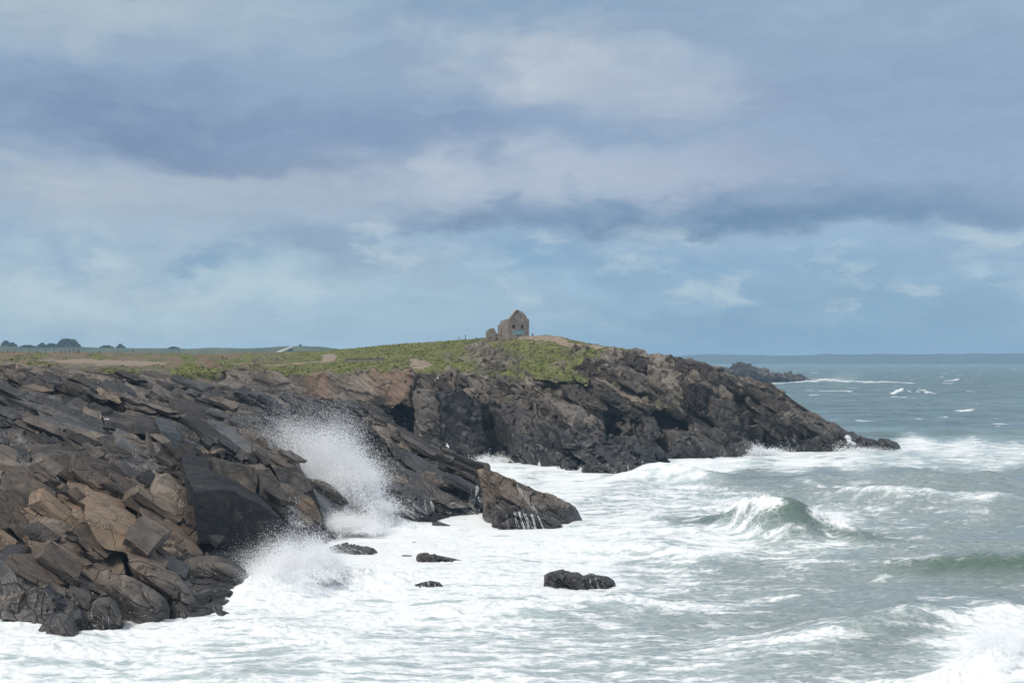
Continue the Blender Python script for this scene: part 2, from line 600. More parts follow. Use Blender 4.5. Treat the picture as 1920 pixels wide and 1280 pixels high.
def finish_loft(name, px, py, d, B, mat, grass, sand, wet, ochre, tone_add, foam, amps, back, close_right=False, lt=(2.4, 0.7), topfade=0.35, bl=((15, 9, 4.5), (9, 7, 5), (4.6, 3.4, 1.5)), soft=0, scat=(), bed=None, big_faces=None, face_opt={}):
    """displace along the normal with blocky strata, add the far side of the hill, write the mesh"""
    V = P(px, py, d)
    N = grid_normals(V)
    R, C = px.shape
    p = V.reshape(-1, 3)
    keep = (1 - grass * 0.93).ravel()
    keep = keep * (1 - 0.8 * sand.ravel())
    big, r1 = blocks(p, B, bl[0], amps[0], 3, crack=0.12, warp=0.12)
    med, r2 = blocks(p, B, bl[2], amps[1], 13, crack=0.30, warp=0.10)
    led, r4 = ledges(p, B, lt[0], amps[2], 23, bl[1])
    led2, r3 = ledges(p, B, lt[1], amps[2] * 0.36, 33, (4, 3, 3), 0.5, 6.0)
    tn = V @ B[:, 2]
    dt = gauss1(np.abs(np.gradient(tn, axis=0)) + np.abs(np.gradient(tn, axis=1)), 4, 0).ravel()
    led = led * (1 - sstep(0.14, 0.45, dt / lt[0]))
    led2 = led2 * (1 - sstep(0.10, 0.30, dt / lt[1]))
    fin = fbm(p @ B * np.array([0.5, 0.6, 1.8]), 4, 41) * amps[3]
    sml = led + led2
    fade = np.ones(R)
    nf = 26
    fade[-nf:] = np.linspace(1, topfade, nf)
    keep = keep * np.repeat(fade, C) * (1 - np.ravel(soft))
    lump = fbm(p * 0.25, 3, 51) * 0.22 * grass.ravel()
    disp = ((big + med + sml + fin) * keep + lump).reshape(R, C)
    disp = gauss1(gauss1(disp, 0.9, 1), 0.6, 0)
    V = V + N * disp[..., None]
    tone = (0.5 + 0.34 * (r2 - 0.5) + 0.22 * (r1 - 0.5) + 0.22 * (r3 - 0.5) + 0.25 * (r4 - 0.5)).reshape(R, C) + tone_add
    zt = V[..., 2] + 0.9 * noise_px(px, py, 18, 91)
    tone = tone - 0.30 * sstep(3.2, 0.8, zt)
    wet = np.maximum(wet, sstep(3.6, 1.0, zt))
    rows = [V]
    base = V[-1]
    for dy, dz in back:
        e = base.copy()
        e[:, 1] += dy
        e[:, 0] *= (base[:, 1] + dy) / base[:, 1]
        e[:, 2] = base[:, 2] + dz
        rows.append(e[None])
    A = np.concatenate(rows, 0)
    nb = len(back)
    def ext(a): return np.concatenate([a, np.repeat(a[-1:], nb, 0)], 0)
    chans = [ext(np.clip(x, 0, 1)) for x in (grass, sand, wet, tone, foam, ochre)]
    if close_right:
        e = A[:, -1:].copy()
        cols_ = [A]
        for dy, dx, zz in ((3, 0.6, 0.55), (9, 0.2, 0.0), (16, -1.5, -1.0)):
            f = e.copy()
            f[..., 1] += dy
            f[..., 0] += dx
            f[..., 2] = np.where(f[..., 2] > 0, f[..., 2] * zz, f[..., 2]) + (zz - 1) * 2.5
            cols_.append(f)
        A = np.concatenate(cols_, 1)
        chans = [np.concatenate([c, np.repeat(c[:, -1:], 3, 1)], 1) for c in chans]
    RR, CC = A.shape[:2]
    allV, allT = [A.reshape(-1, 3)], []
    allC = [np.stack([c.ravel() for c in chans], 1)]
    area = np.linalg.norm(np.cross(np.gradient(V, axis=1), np.gradient(V, axis=0)), axis=-1)
    rowi = np.arange(R)[:, None]
    base_w = np.minimum(area, np.percentile(area, 97)) * np.clip(keep.reshape(R, C) - 0.25, 0, 1) * (rowi < R - 30) * (rowi > 3) * (px > -80) * (px < 1585)
    noff = A.reshape(-1, 3).shape[0]
    for (nb_, size, of, region) in scat:
        w_ = base_w * (region if region is not None else 1)
        vb, tb, cb = scatter_blocks(V, N, w_, nb_, B, size, of, nb_ + len(name), [np.clip(x, 0, 1) for x in (grass, sand, wet, tone, foam, ochre)])
        allV.append(vb)
        allT.append(tb + noff)
        allC.append(cb)
        noff += len(vb)
    if big_faces:
        vb, tb, cb = prisms(big_faces, px, py, d, [np.clip(x, 0, 1) for x in (grass, sand, wet, tone, foam, ochre)], len(name) + 3, **face_opt)
        allV.append(vb)
        allT.append(tb + noff)
        allC.append(cb)
        noff += len(vb)
    if bed:
        use = (keep.reshape(R, C) > 0.3) & (rowi < R - 26) & (rowi > 2) & (px > -90) & ((px < 862) | (name != 'upper_cliff')) & (bed.get('where', np.ones((R, C))) > 0.5)
        vb, tb, cb = bedrock(V, N, use, B, bed['thick'], bed['length'], bed['width'], len(name), [np.clip(x, 0, 1) for x in (grass, sand, wet, tone, foam, ochre)], skip=bed.get('skip', 0), off0=bed.get('off', -0.12))
        allV.append(vb)
        allT.append(tb + noff)
        allC.append(cb)
    me = mixed_mesh(name, np.concatenate(allV), grid_faces(RR, CC), np.concatenate(allT) if allT else np.zeros((0, 3), int))
    AC = np.concatenate(allC)
    set_attr(me, 'm', AC[:, :3])
    set_attr(me, 'm2', AC[:, 3:])
    o = link(name, me, mat)
    o['kind'] = 'structure'
    return V


def prisms(polys, gx_, gy_, gd_, chans, seed, steep=0.40, proud=0.55, bev=0.16, cell=0.75, rough=1.0):
    """the big faces of bedrock: an outline at its own depth on the slope, steeper than the slope, running back into the hill"""
    r = np.random.default_rng(seed)
    sx, sy, sd_ = gx_[::3, ::3].ravel(), gy_[::3, ::3].ravel(), gd_[::3, ::3].ravel()
    cs = [c[::3, ::3].ravel() for c in chans]
    Vs, Ts, Cs, off = [], [], [], 0
    for item in polys:
        poly, opt = (item, {}) if not isinstance(item[-1], dict) else (item[:-1], item[-1])
        a = np.array(poly, float)
        near = [int(np.argmin((sx - x) ** 2 + (sy - y) ** 2)) for x, y in a]
        dl = sd_[near]
        M = np.stack([np.ones(len(a)), a[:, 0], a[:, 1]], 1)
        k = np.linalg.lstsq(M, dl, rcond=None)[0]
        yb = a[:, 1].max()
        st = opt.get('steep', steep) * r.uniform(0.8, 1.2)
        kx = np.clip(k[1], -0.12, 0.12) + r.normal() * 0.012
        xm = a[:, 0].mean()
        d = k[0] + k[1] * xm + kx * (a[:, 0] - xm) + k[2] * yb + k[2] * st * (a[:, 1] - yb) - opt.get('proud', proud) * r.uniform(0.7, 1.4)
        W = P(a[:, 0], a[:, 1], d)
        L = np.maximum(dl - d, 0) + r.uniform(2.5, 4.0)
        Bk = W + np.array([-0.30, 1.0, opt.get('up', 0.10)]) * L[:, None]
        bm = bmesh.new()
        f = [bm.verts.new(v) for v in W]
        b = [bm.verts.new(v) for v in Bk]
        n = len(f)
        bm.faces.new(f)
        bm.faces.new(b[::-1])
        for i in range(n): bm.faces.new((f[i], b[i], b[(i + 1) % n], f[(i + 1) % n]))
        bmesh.ops.recalc_face_normals(bm, faces=bm.faces)
        bmesh.ops.bevel(bm, geom=[e for e in bm.edges if e.verts[0] in f or e.verts[1] in f], offset=bev * r.uniform(0.6, 1.5), segments=2, profile=0.6, affect='EDGES')
        bmesh.ops.triangulate(bm, faces=bm.faces[:])
        for _k in range(4):
            long_ = [e for e in bm.edges if e.calc_length() > cell]
            if not long_: break
            bmesh.ops.subdivide_edges(bm, edges=long_, cuts=1)
            bmesh.ops.triangulate(bm, faces=[q for q in bm.faces if len(q.verts) > 3])
        bm.verts.index_update()
        V_ = np.array([v.co[:] for v in bm.verts])
        T_ = np.array([[v.index for v in q.verts] for q in bm.faces])
        bm.free()
        Vs.append(V_)
        Ts.append(T_ + off)
        off += len(V_)
        i = int(np.argmin((sx - xm) ** 2 + (sy - a[:, 1].mean()) ** 2))
        t = r.normal() * 0.04 + opt.get('tone', 0)
        row = np.array([0.0 if j in (0, 4) else float(np.clip(c[i] + (t if j == 3 else 0), 0, 1)) for j, c in enumerate(cs)])
        Cs.append(np.repeat(row[None], len(V_), 0))
    Vb = np.concatenate(Vs)
    if rough > 1:
        jb, _ = blocks(Vb, HB, (3.4, 2.6, 1.3), 1.0, 88, crack=0.3, warp=0.15)
        Vb = Vb + (rough - 1) * jb[:, None] * np.array([0.25, -0.85, 0.45])
    Vb = Vb + rough * 0.30 * np.stack([perlin(Vb / 3.2, 15), perlin(Vb / 3.2, 16), perlin(Vb / 3.2, 17)], 1) + rough * 0.13 * np.stack([perlin(Vb / 1.1, 18), perlin(Vb / 1.1, 19), perlin(Vb / 1.1, 20)], 1)
    return Vb, np.concatenate(Ts), np.concatenate(Cs)


HB = basis(0.62, 0.25)

# ---- the headland with the heath on top of it
HL = [(-260, [(760, 190), (732, 191), (702, 192), (690, 196), (672, 330), (658, 600)]),
      (-150, [(760, 198), (730, 199), (700, 200), (688, 205), (672, 330), (659, 600)]),
      (0, [(760, 205), (730, 206), (700, 207), (684, 214), (672, 340), (659, 600)]),
      (130, [(760, 218), (735, 219), (704, 220), (684, 230), (674, 340), (660, 600)]),
      (200, [(770, 224), (742, 225), (712, 226), (688, 236), (677, 335), (661, 600)]),
      (250, [(780, 232), (750, 233), (718, 234), (694, 242), (680, 330), (661, 620)]),
      (330, [(800, 245), (760, 246), (724, 247), (700, 253), (682, 340), (662, 620)]),
      (420, [(820, 262), (770, 263), (722, 264), (693, 270), (683, 350), (662, 640)]),
      (500, [(830, 275), (780, 276), (728, 277), (696, 281), (682, 360), (660, 600)]),
      (600, [(840, 285), (790, 285), (745, 286), (700, 289), (684, 340), (658, 560)]),
      (680, [(850, 287), (800, 287), (750, 288), (694, 292), (680, 330), (651, 480)]),
      (740, [(855, 288), (805, 289), (760, 290), (690, 295), (672, 330), (645, 420)]),
      (800, [(862, 285), (815, 286), (760, 288), (695, 294), (668, 325), (641, 395)]),
      (860, [(864, 283), (815, 285), (760, 288), (705, 295), (668, 318), (637, 370)]),
      (905, [(864, 283), (818, 284), (762, 288), (712, 295), (671, 314), (633, 350)]),
      (935, [(865, 280), (820, 282), (766, 288), (715, 294), (672, 312), (631, 343)]),
      (960, [(868, 276), (822, 280), (768, 286), (716, 294), (672, 310), (630, 340)]),
      (1000, [(876, 266), (826, 273), (770, 284), (716, 292), (670, 308), (629, 337)]),
      (1030, [(880, 261), (832, 270), (772, 283), (718, 291), (671, 306), (628, 335)]),
      (1050, [(882, 258), (835, 268), (775, 282), (718, 290), (672, 305), (630, 333)]),
      (1085, [(884, 255), (837, 268), (778, 283), (716, 291), (674, 304), (639, 328)]),
      (1110, [(885, 254), (838, 268), (780, 283), (716, 291), (676, 303), (644, 325)]),
      (1150, [(885, 254), (845, 268), (785, 284), (722, 293), (685, 303), (650, 320)]),
      (1185, [(882, 257), (848, 269), (790, 285), (732, 294), (692, 303), (656, 318)]),
      (1215, [(878, 263), (848, 272), (796, 286), (741, 295), (699, 304), (667, 316)]),
      (1245, [(868, 276), (842, 283), (800, 289), (745, 297), (705, 305), (669, 316)]),
      (1275, [(860, 288), (836, 292), (800, 295), (748, 300), (709, 306), (672, 316)]),
      (1310, [(858, 291), (832, 295), (797, 298), (751, 302), (713, 308), (677, 317)]),
      (1345, [(856, 294), (830, 298), (795, 301), (755, 305), (720, 310), (690, 318)]),
      (1375, [(854, 298), (831, 301), (801, 304), (760, 307), (728, 312), (702, 318)]),
      (1400, [(852, 301), (832, 304), (806, 306), (765, 309), (735, 313), (709, 319)]),
      (1425, [(850, 304), (832, 307), (806, 309), (769, 311), (741, 315), (713, 320)]),
      (1445, [(848, 308), (832, 310), (806, 311), (774, 313), (746, 316), (717, 321)]),
      (1470, [(848, 308), (834, 310), (812, 311), (786, 313), (762, 316), (736, 321)]),
      (1500, [(848, 308), (836, 310), (818, 312), (797, 314), (777, 317), (757, 321)]),
      (1540, [(848, 308), (839, 310), (825, 311), (810, 313), (796, 316), (780, 320)]),
      (1580, [(848, 308), (842, 310), (833, 311), (824, 313), (814, 316), (804, 319)]),
      (1612, [(847, 310), (843, 311), (838, 312), (832, 313), (825, 315), (817, 318)]),
      (1640, [(847, 310), (845, 311), (842, 312), (838, 313), (832, 314), (824, 316)]),
      (1655, [(849, 309), (848, 310), (847, 311), (845, 312), (842, 313), (838, 314)])]
cols_h = []
for x, ks in HL:
    if x > 760:                       # the foot stands in the water: carry it below the surface
        d0 = sea_d(ks[0][0])
        sh = d0 - ks[0][1]
        ks = [(a, b + sh) for a, b in ks]
    cols_h.append((x, [(ks[0][0] + 4.0 * F / ks[0][1], ks[0][1] - 1.0)] + ks))
hx, hy, hd = loft(cols_h, [10, 90, 100, 100, 90, 100], 1.5, 9)


def recess(px, py, poly, depth, soft, seed):
    w = noise_px(px, py, 26, seed) * 4
    return depth * sstep(-soft, soft, poly_sd(px + w, py + w * 0.6, poly))


hd = hd + recess(hx, hy, [(733, 772), (752, 757), (772, 764), (783, 800), (786, 845), (740, 830)], 17, 2.5, 3)
hd = hd + recess(hx, hy, [(898, 765), (925, 758), (950, 790), (966, 840), (972, 872), (930, 870), (905, 820)], 5.5, 9, 4)
hd = hd + recess(hx, hy, [(860, 760), (895, 768), (925, 830), (930, 862), (850, 860), (845, 800)], 2.2, 12, 5)
hd = hd + recess(hx, hy, [(1122, 776), (1150, 770), (1175, 782), (1162, 812), (1140, 822), (1130, 800)], 17, 3, 6)
hd = hd + recess(hx, hy, [(1165, 785), (1200, 790), (1205, 830), (1170, 838), (1150, 820)], 3.5, 7, 7)
hd = hd + recess(hx, hy, [(1226, 772), (1255, 768), (1290, 800), (1275, 842), (1240, 850), (1232, 810)], 13, 5, 8)
hd = hd + recess(hx, hy, [(1000, 722), (1060, 720), (1110, 738), (1090, 760), (1040, 756), (1005, 748)], 3.0, 6, 9)
hd = hd + recess(hx, hy, [(1060, 660), (1085, 656), (1098, 664), (1080, 670)], 2.2, 1.5, 10)
hd = hd + recess(hx, hy, [(415, 700), (424, 696), (428, 718), (412, 720)], 3, 2, 12)
hd = hd + recess(hx, hy, [(1370, 740), (1400, 735), (1432, 800), (1440, 842), (1412, 838), (1392, 790)], 4, 8, 14)
hd = hd + recess(hx, hy, [(1330, 740), (1352, 742), (1372, 810), (1360, 815)], 2, 6, 15)
# ribs that stand proud of the face
for poly, amt, so in (([(784, 735), (812, 730), (824, 770), (826, 832), (812, 842), (788, 838), (783, 790)], 3.2, 5),
                      ([(930, 790), (985, 780), (1060, 815), (1140, 850), (1010, 842), (960, 815)], 2.8, 12),
                      ([(1040, 768), (1100, 778), (1150, 830), (1080, 832), (1050, 800)], 3.0, 9),
                      ([(1240, 690), (1275, 720), (1288, 770), (1268, 795), (1240, 740)], 2.5, 9),
                      ([(1290, 690), (1340, 700), (1330, 760), (1300, 740)], 1.8, 8),
                      ([(1440, 730), (1500, 770), (1580, 815), (1540, 835), (1460, 790)], 2.6, 9),
                      ([(1290, 800), (1350, 812), (1415, 842), (1300, 858), (1262, 850)], 3.5, 9),
                      ([(690, 700), (760, 700), (770, 750), (700, 745)], 1.0, 9)):
    hd = hd - recess(hx, hy, poly, amt, so, int(poly[0][0]))

def slab_edges(px, py, d, lines, seed):
    """each line is the lip of a slab: the rock above it stands proud, the face below it falls back"""
    wx, wy = noise_px(px, py, 13, seed) * 2.2, noise_px(px, py, 13, seed + 1) * 2.2
    for k, (pts, A, L) in enumerate(lines):
        a = np.array(pts, float)
        x0, x1 = a[:, 0].min(), a[:, 0].max()
        yl = np.interp(px + wx, a[:, 0], a[:, 1]) + wy
        sd = py - yl
        slope = np.gradient(np.interp(np.arange(x0 - 1, x1 + 2), a[:, 0], a[:, 1])).mean()
        sd = sd / math.sqrt(1 + slope * slope)
        ends = sstep(x0 - 3, x0 + 14, px) * sstep(x1 + 3, x1 - 14, px)
        low = np.where(sd > 0, np.exp(-np.maximum(sd, 0) / L) * (1 - np.exp(-np.maximum(sd, 0) / 0.8)), 0)
        up = np.where(sd <= 0, np.exp(np.minimum(sd, 0) / (L * 0.9)), 0)
        d = d + ends * A * (low - 0.55 * up)
    return d


HLL = [([(996, 744), (1030, 779), (1065, 804), (1090, 824), (1140, 842)], 2.0, 9), ([(1120, 720), (1152, 738), (1190, 756), (1240, 768)], 2.4, 8), ([(985, 710), (1052, 715), (1090, 718), (1120, 722)], 2.2, 9),
       ([(1045, 759), (1090, 763), (1120, 782), (1142, 816)], 1.8, 8), ([(872, 706), (915, 720), (945, 736), (1000, 753)], 1.8, 8), ([(982, 829), (1015, 832), (1052, 849), (1082, 866)], 1.8, 6),
       ([(1378, 738), (1415, 758), (1447, 784), (1480, 806), (1520, 826)], 2.2, 8), ([(1260, 788), (1302, 806), (1340, 819), (1380, 826), (1418, 847)], 2.4, 7),
       ([(1290, 690), (1330, 705), (1365, 730), (1400, 765), (1425, 800)], 1.8, 8), ([(1190, 690), (1230, 705), (1262, 735), (1290, 770)], 1.8, 8), ([(1150, 850), (1200, 862), (1260, 866), (1290, 872)], 1.5, 5),
       ([(850, 748), (900, 762), (930, 790), (955, 830)], 1.6, 9), ([(1120, 676), (1160, 690), (1200, 712), (1240, 745)], 1.3, 6), ([(1480, 826), (1530, 832), (1580, 838), (1625, 842)], 1.2, 4)]
hd = slab_edges(hx, hy, hd, HLL, 331)
wob = lambda p, **k: polymask(hx, hy, p, **k)
hV0 = P(hx, hy, hd)
grass = wob([[(-300, 640), (340, 640), (640, 640), (835, 630), (905, 625), (1010, 625), (1070, 628), (1150, 648), (1190, 657),
              (1140, 668), (1075, 690), (1105, 712), (1060, 716), (980, 712), (930, 700), (880, 708), (845, 690), (800, 700), (760, 690),
              (700, 697), (640, 700), (560, 702), (440, 692), (385, 712), (335, 712), (318, 690), (240, 690), (120, 676), (-300, 676)],
             [(190, 688), (262, 694), (250, 708), (200, 704)], [(-300, 676), (20, 672), (120, 682), (60, 690), (-300, 690)]],
            soft=3.5, wob=7, seed=2)
holes = wob([[(900, 650), (945, 655), (990, 668), (960, 690), (910, 700), (885, 680)], [(880, 640), (920, 640), (905, 668), (870, 672)],
             [(1055, 656), (1100, 654), (1098, 668), (1062, 668)], [(1120, 662), (1180, 655), (1200, 690), (1130, 700)]], soft=7, wob=9, seed=4)
grass = grass * (1 - 0.8 * holes)
patch = noise_px(hx, hy * 1.8, 26, 9)
grass = grass * (1 - 0.55 * sstep(0.15, 0.55, patch) * sstep(640, 900, hx))
# thin turf that has crept down onto the upper rock slope
creep = sstep(0.05, 0.45, noise_px(hx, hy * 1.4, 17, 21)) * polymask(hx, hy, [[(830, 690), (1000, 706), (1130, 690), (1260, 720), (1330, 740), (1250, 770), (1120, 730), (1000, 730), (850, 730)]], soft=12, wob=10, seed=22)
grass = np.maximum(grass, 0.6 * creep)
sand = wob([[(70, 674.5), (170, 673), (250, 676), (322, 679), (305, 684), (250, 686), (180, 683), (120, 680)]], soft=1.5, wob=3.5, seed=6)
sand = np.maximum(sand, wob([[(602, 664), (634, 663), (630, 675), (620, 679), (602, 677), (606, 671)]], soft=0.8, wob=0.8, seed=7))
sand = np.maximum(sand, wob([[(420, 683), (500, 684), (560, 680), (612, 676), (612, 678.5), (560, 682.5), (500, 685.5), (420, 684.5)]], soft=0.8, wob=1.0, seed=8))
sand = np.maximum(sand, wob([[(762, 676), (800, 676), (812, 684), (790, 692), (772, 690)]], soft=1.5, wob=3, seed=10))
sand = np.maximum(sand, wob([[(990, 627), (1045, 629), (1068, 640), (1140, 648), (1120, 653), (1060, 648), (1035, 640), (985, 636), (950, 632)]], soft=1.2, wob=2, seed=11))
sand = np.maximum(sand, 0.8 * wob([[(985, 640), (1010, 640), (1030, 644), (1005, 646)]], soft=1.5, wob=2, seed=12))
sand = np.maximum(sand, 0.75 * wob([[(1130, 716), (1180, 738), (1225, 755), (1238, 766), (1200, 764), (1160, 745)]], soft=3, wob=5, seed=13))
plateau = hy < 690 + 0 * hx
heath = sstep(640, 380, hx) * (hy < 690)               # browner heath on the far left
grass = grass * (1 - sand)
ochre = np.maximum(0.9 * wob([[(570, 700), (615, 702), (618, 750), (572, 745)]], soft=4, wob=5, seed=14),
                   0.75 * wob([[(690, 690), (772, 695), (770, 745), (735, 760), (710, 740)]], soft=8, wob=8, seed=15))
ochre = np.maximum(ochre, 0.8 * heath * grass * sstep(-0.35, 0.3, noise_px(hx, hy * 3, 40, 16)))
gkeep = 1 - 0.75 * heath * sstep(-0.4, 0.3, noise_px(hx, hy * 3, 40, 16))
wet = sstep(0, 1, (hy - 742) / 95.0) * (1 - grass)
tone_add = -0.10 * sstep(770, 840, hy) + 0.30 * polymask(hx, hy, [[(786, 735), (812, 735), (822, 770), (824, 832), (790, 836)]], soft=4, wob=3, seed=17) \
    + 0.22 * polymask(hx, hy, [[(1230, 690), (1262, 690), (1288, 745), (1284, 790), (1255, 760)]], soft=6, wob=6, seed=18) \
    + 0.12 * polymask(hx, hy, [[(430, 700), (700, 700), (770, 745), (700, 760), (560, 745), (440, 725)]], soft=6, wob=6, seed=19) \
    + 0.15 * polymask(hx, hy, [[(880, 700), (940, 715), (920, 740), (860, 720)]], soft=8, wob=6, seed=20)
foam_h = 0.8 * sstep(0.2, 0.6, noise_px(hx * 1.6, hy * 0.5, 9, 25)) * sstep(14, 4, np.abs(hy - 872)) * (hx > 990) * (hx < 1240)
for pl in ([(1148, 858), (1150, 864)], [(1062, 870), (1058, 884)], [(1092, 872), (1098, 880)], [(1560, 848), (1566, 840)], [(1570, 838), (1576, 846)]):
    foam_h = np.maximum(foam_h, 0.9 * sstep(3.0, 1.0, line_d(hx, hy, pl)))
foam_h = np.maximum(foam_h, 0.85 * polymask(hx, hy, [[(1562, 830), (1590, 826), (1600, 836), (1580, 842)], [(1392, 828), (1404, 836), (1430, 846), (1408, 846)]], soft=2.5, wob=6, seed=26))
soil = polymask(hx, hy, [[(395, 694), (460, 694), (640, 700), (700, 698), (765, 696), (775, 742), (745, 762), (700, 752), (640, 752), (580, 745), (500, 735), (430, 730), (395, 722)]], soft=4, wob=6, seed=27)
rim = polymask(hx, hy, [[(-300, 640), (340, 640), (400, 690), (430, 735), (330, 735), (240, 722), (120, 712), (-300, 712)]], soft=6, wob=4, seed=28)
sand = np.maximum(sand, 0.34 * soil * (1 - grass) * (0.75 + 0.4 * noise_px(hx * 2.2, hy * 0.6, 16, 29)))
sand = np.maximum(sand, 0.16 * rim * (1 - grass))
grass = np.maximum(grass, 0.45 * rim * (hy < 706) * sstep(-0.3, 0.2, noise_px(hx, hy * 2.5, 30, 30)) * (1 - sand))
soft_h = np.clip(np.maximum(0.55 * soil, 0.82 * rim), 0, 1)
HB = basis(0.62, 0.25)
HEAD_FACES = [
    [(786, 738), (812, 735), (824, 765), (826, 833), (808, 843), (789, 839), (784, 790), {'steep': 0.15, 'tone': 0.14}], [(826, 745), (870, 731), (900, 750), (906, 800), (920, 850), (905, 864), (850, 864), (830, 842), {'steep': 0.3, 'proud': 0.6}],
    [(935, 775), (985, 765), (1010, 778), (1040, 800), (1062, 816), (1020, 822), (980, 816), (950, 800)], [(950, 800), (985, 816), (1002, 831), (985, 852), (970, 856), (957, 830)],
    [(1050, 761), (1090, 763), (1119, 783), (1139, 816), (1120, 822), (1085, 809), (1062, 790)], [(1072, 800), (1090, 794), (1114, 805), (1112, 823), (1085, 822)],
    [(985, 830), (1015, 831), (1052, 848), (1080, 866), (1076, 877), (1030, 876), (1000, 870), (990, 850)], [(1040, 805), (1075, 819), (1140, 837), (1182, 845), (1170, 857), (1110, 852), (1058, 839)],
    [(1075, 851), (1120, 842), (1166, 850), (1202, 861), (1182, 874), (1110, 875)], [(1058, 724), (1090, 726), (1121, 745), (1142, 766), (1118, 776), (1088, 761), (1064, 746)],
    [(1126, 721), (1160, 741), (1198, 757), (1192, 777), (1160, 770), (1128, 751), {'tone': 0.05}], [(1234, 690), (1263, 699), (1277, 725), (1287, 760), (1282, 787), (1258, 772), (1240, 740), (1230, 715), {'tone': 0.14}],
    [(1278, 675), (1308, 681), (1330, 694), (1322, 716), (1298, 713), (1280, 697), {'tone': 0.06}], [(1334, 698), (1368, 708), (1386, 724), (1372, 747), (1345, 737), (1329, 715), {'tone': 0.04}],
    [(1289, 720), (1326, 720), (1347, 760), (1342, 792), (1310, 777), (1291, 750)], [(1344, 745), (1371, 760), (1387, 800), (1382, 827), (1355, 812), (1338, 780)],
    [(1402, 718), (1438, 728), (1468, 748), (1496, 774), (1480, 784), (1440, 764), (1410, 740)], [(1419, 760), (1450, 775), (1482, 810), (1497, 832), (1460, 827), (1430, 800)],
    [(1500, 768), (1538, 790), (1576, 815), (1560, 823), (1520, 804), (1490, 785)], [(1443, 836), (1480, 822), (1520, 828), (1562, 843), (1552, 853), (1448, 853)],
    [(1263, 811), (1300, 814), (1350, 829), (1412, 848), (1380, 858), (1290, 865), (1260, 852), {'tone': 0.08}], [(1203, 850), (1226, 844), (1234, 863), (1216, 874), (1200, 869)],
    [(1510, 827), (1540, 821), (1590, 829), (1622, 842), (1580, 848), (1530, 843), {'tone': 0.05}], [(858, 702), (900, 706), (930, 716), (942, 736), (900, 737), (863, 723), {'tone': 0.08}],
    [(924, 740), (975, 742), (1002, 755), (990, 770), (950, 766), (928, 755)], [(1150, 690), (1190, 694), (1220, 712), (1228, 740), (1195, 738), (1160, 716)], [(1196, 668), (1226, 676), (1236, 694), (1215, 702), (1192, 688)],
    [(1140, 780), (1175, 786), (1190, 800), (1170, 812), (1148, 800)]]
nocave = 1 - polymask(hx, hy, [[(728, 766), (752, 752), (776, 760), (790, 800), (790, 845), (736, 835)], [(895, 760), (925, 752), (955, 790), (976, 872), (900, 872)], [(1118, 774), (1150, 766), (1180, 782), (1206, 800), (1200, 840), (1130, 830)],
                                     [(1222, 768), (1258, 764), (1296, 800), (1278, 846), (1236, 852)], [(1365, 736), (1402, 730), (1442, 842), (1408, 842)]], soft=3, wob=2, seed=44)
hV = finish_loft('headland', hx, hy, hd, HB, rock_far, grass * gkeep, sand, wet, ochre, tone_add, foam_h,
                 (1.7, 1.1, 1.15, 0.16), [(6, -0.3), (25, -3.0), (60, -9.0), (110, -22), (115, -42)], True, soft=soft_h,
                 scat=[(300, (2.6, 1.9, 1.1), 0.3, nocave), (1300, (1.6, 1.2, 0.7), 0.5, nocave), (2400, (1.0, 0.8, 0.4), 0.75, nocave)], big_faces=HEAD_FACES, face_opt=dict(proud=0.55, bev=0.24, cell=0.6, rough=1.9))


def on_headland(px, py):
    i = np.argmin((hx - px) ** 2 + (hy - py) ** 2)
    return hV.reshape(-1, 3)[i]


# ---- the near cliff: an upper shelf that runs down to the spit, and the blocky mass below it
def with_foot(lst):
    out = []
    for x, ks in lst:
        sh = sea_d(ks[0][0]) - ks[0][1]
        out.append((x, [(ks[0][0] + 4.0 * F / ks[0][1], ks[0][1] + sh - 0.8)] + [(a, b + sh * (1 if i < 2 else 0.6)) for i, (a, b) in enumerate(ks)]))
    return out


UP = [(-260, [(800, 140), (770, 150), (740, 162), (710, 176), (684, 190)]),
      (-150, [(800, 150), (770, 160), (740, 172), (710, 186), (684, 200)]),
      (0, [(812, 152), (775, 163), (745, 175), (712, 190), (684, 207)]),
      (70, [(822, 153), (783, 165), (750, 179), (717, 195), (686, 212)]),
      (130, [(835, 155), (790, 168), (755, 183), (722, 200), (691, 219)]),
      (250, [(858, 160), (800, 175), (760, 192), (730, 210), (707, 234)]),
      (350, [(872, 166), (815, 182), (770, 200), (738, 220), (713, 247)]),
      (450, [(895, 172), (830, 188), (780, 205), (742, 225), (717, 253)]),
      (500, [(910, 175), (840, 189), (790, 205), (750, 225), (722, 247)]),
      (540, [(930, 178), (850, 190), (800, 204), (760, 222), (735, 241)]),
      (600, [(962, 181), (870, 192), (815, 205), (775, 220), (749, 235)]),
      (660, [(975, 178), (890, 190), (835, 202), (790, 214), (763, 227)]),
      (700, [(976, 177), (900, 189), (845, 200), (798, 211), (766, 222)]),
      (722, [(976, 177), (905, 188), (852, 198), (808, 208), (777, 219)]),
      (760, [(974, 178), (912, 187), (872, 195), (835, 203), (805, 212)]),
      (795, [(972, 179), (918, 187), (885, 192), (858, 199), (834, 206)]),
      (825, [(971, 180), (922, 187), (895, 191), (873, 196), (852, 202)]),
      (850, [(970, 181), (928, 187), (905, 190), (888, 194), (874, 199)]),
      (880, [(969, 182), (936, 186), (922, 188), (911, 191), (902, 195)]),
      (898, [(969, 182), (942, 185), (936, 187), (930, 189), (924, 192)]),
      (912, [(970, 181), (960, 183), (950, 184), (944, 185), (940, 186)])]
ux, uy, ud = loft([(x, [(ks[0][0] + (60 if x < 560 else 52), ks[0][1] - (3 if x < 560 else 1.0))] + [(a, b) for a, b in ks]) for x, ks in UP],
                  [10, 130, 110, 95, 80], 1.35, 9)
ud = ud + recess(ux, uy, [(700, 800), (745, 835), (765, 880), (750, 930), (715, 920), (690, 870)], 2.5, 12, 61)
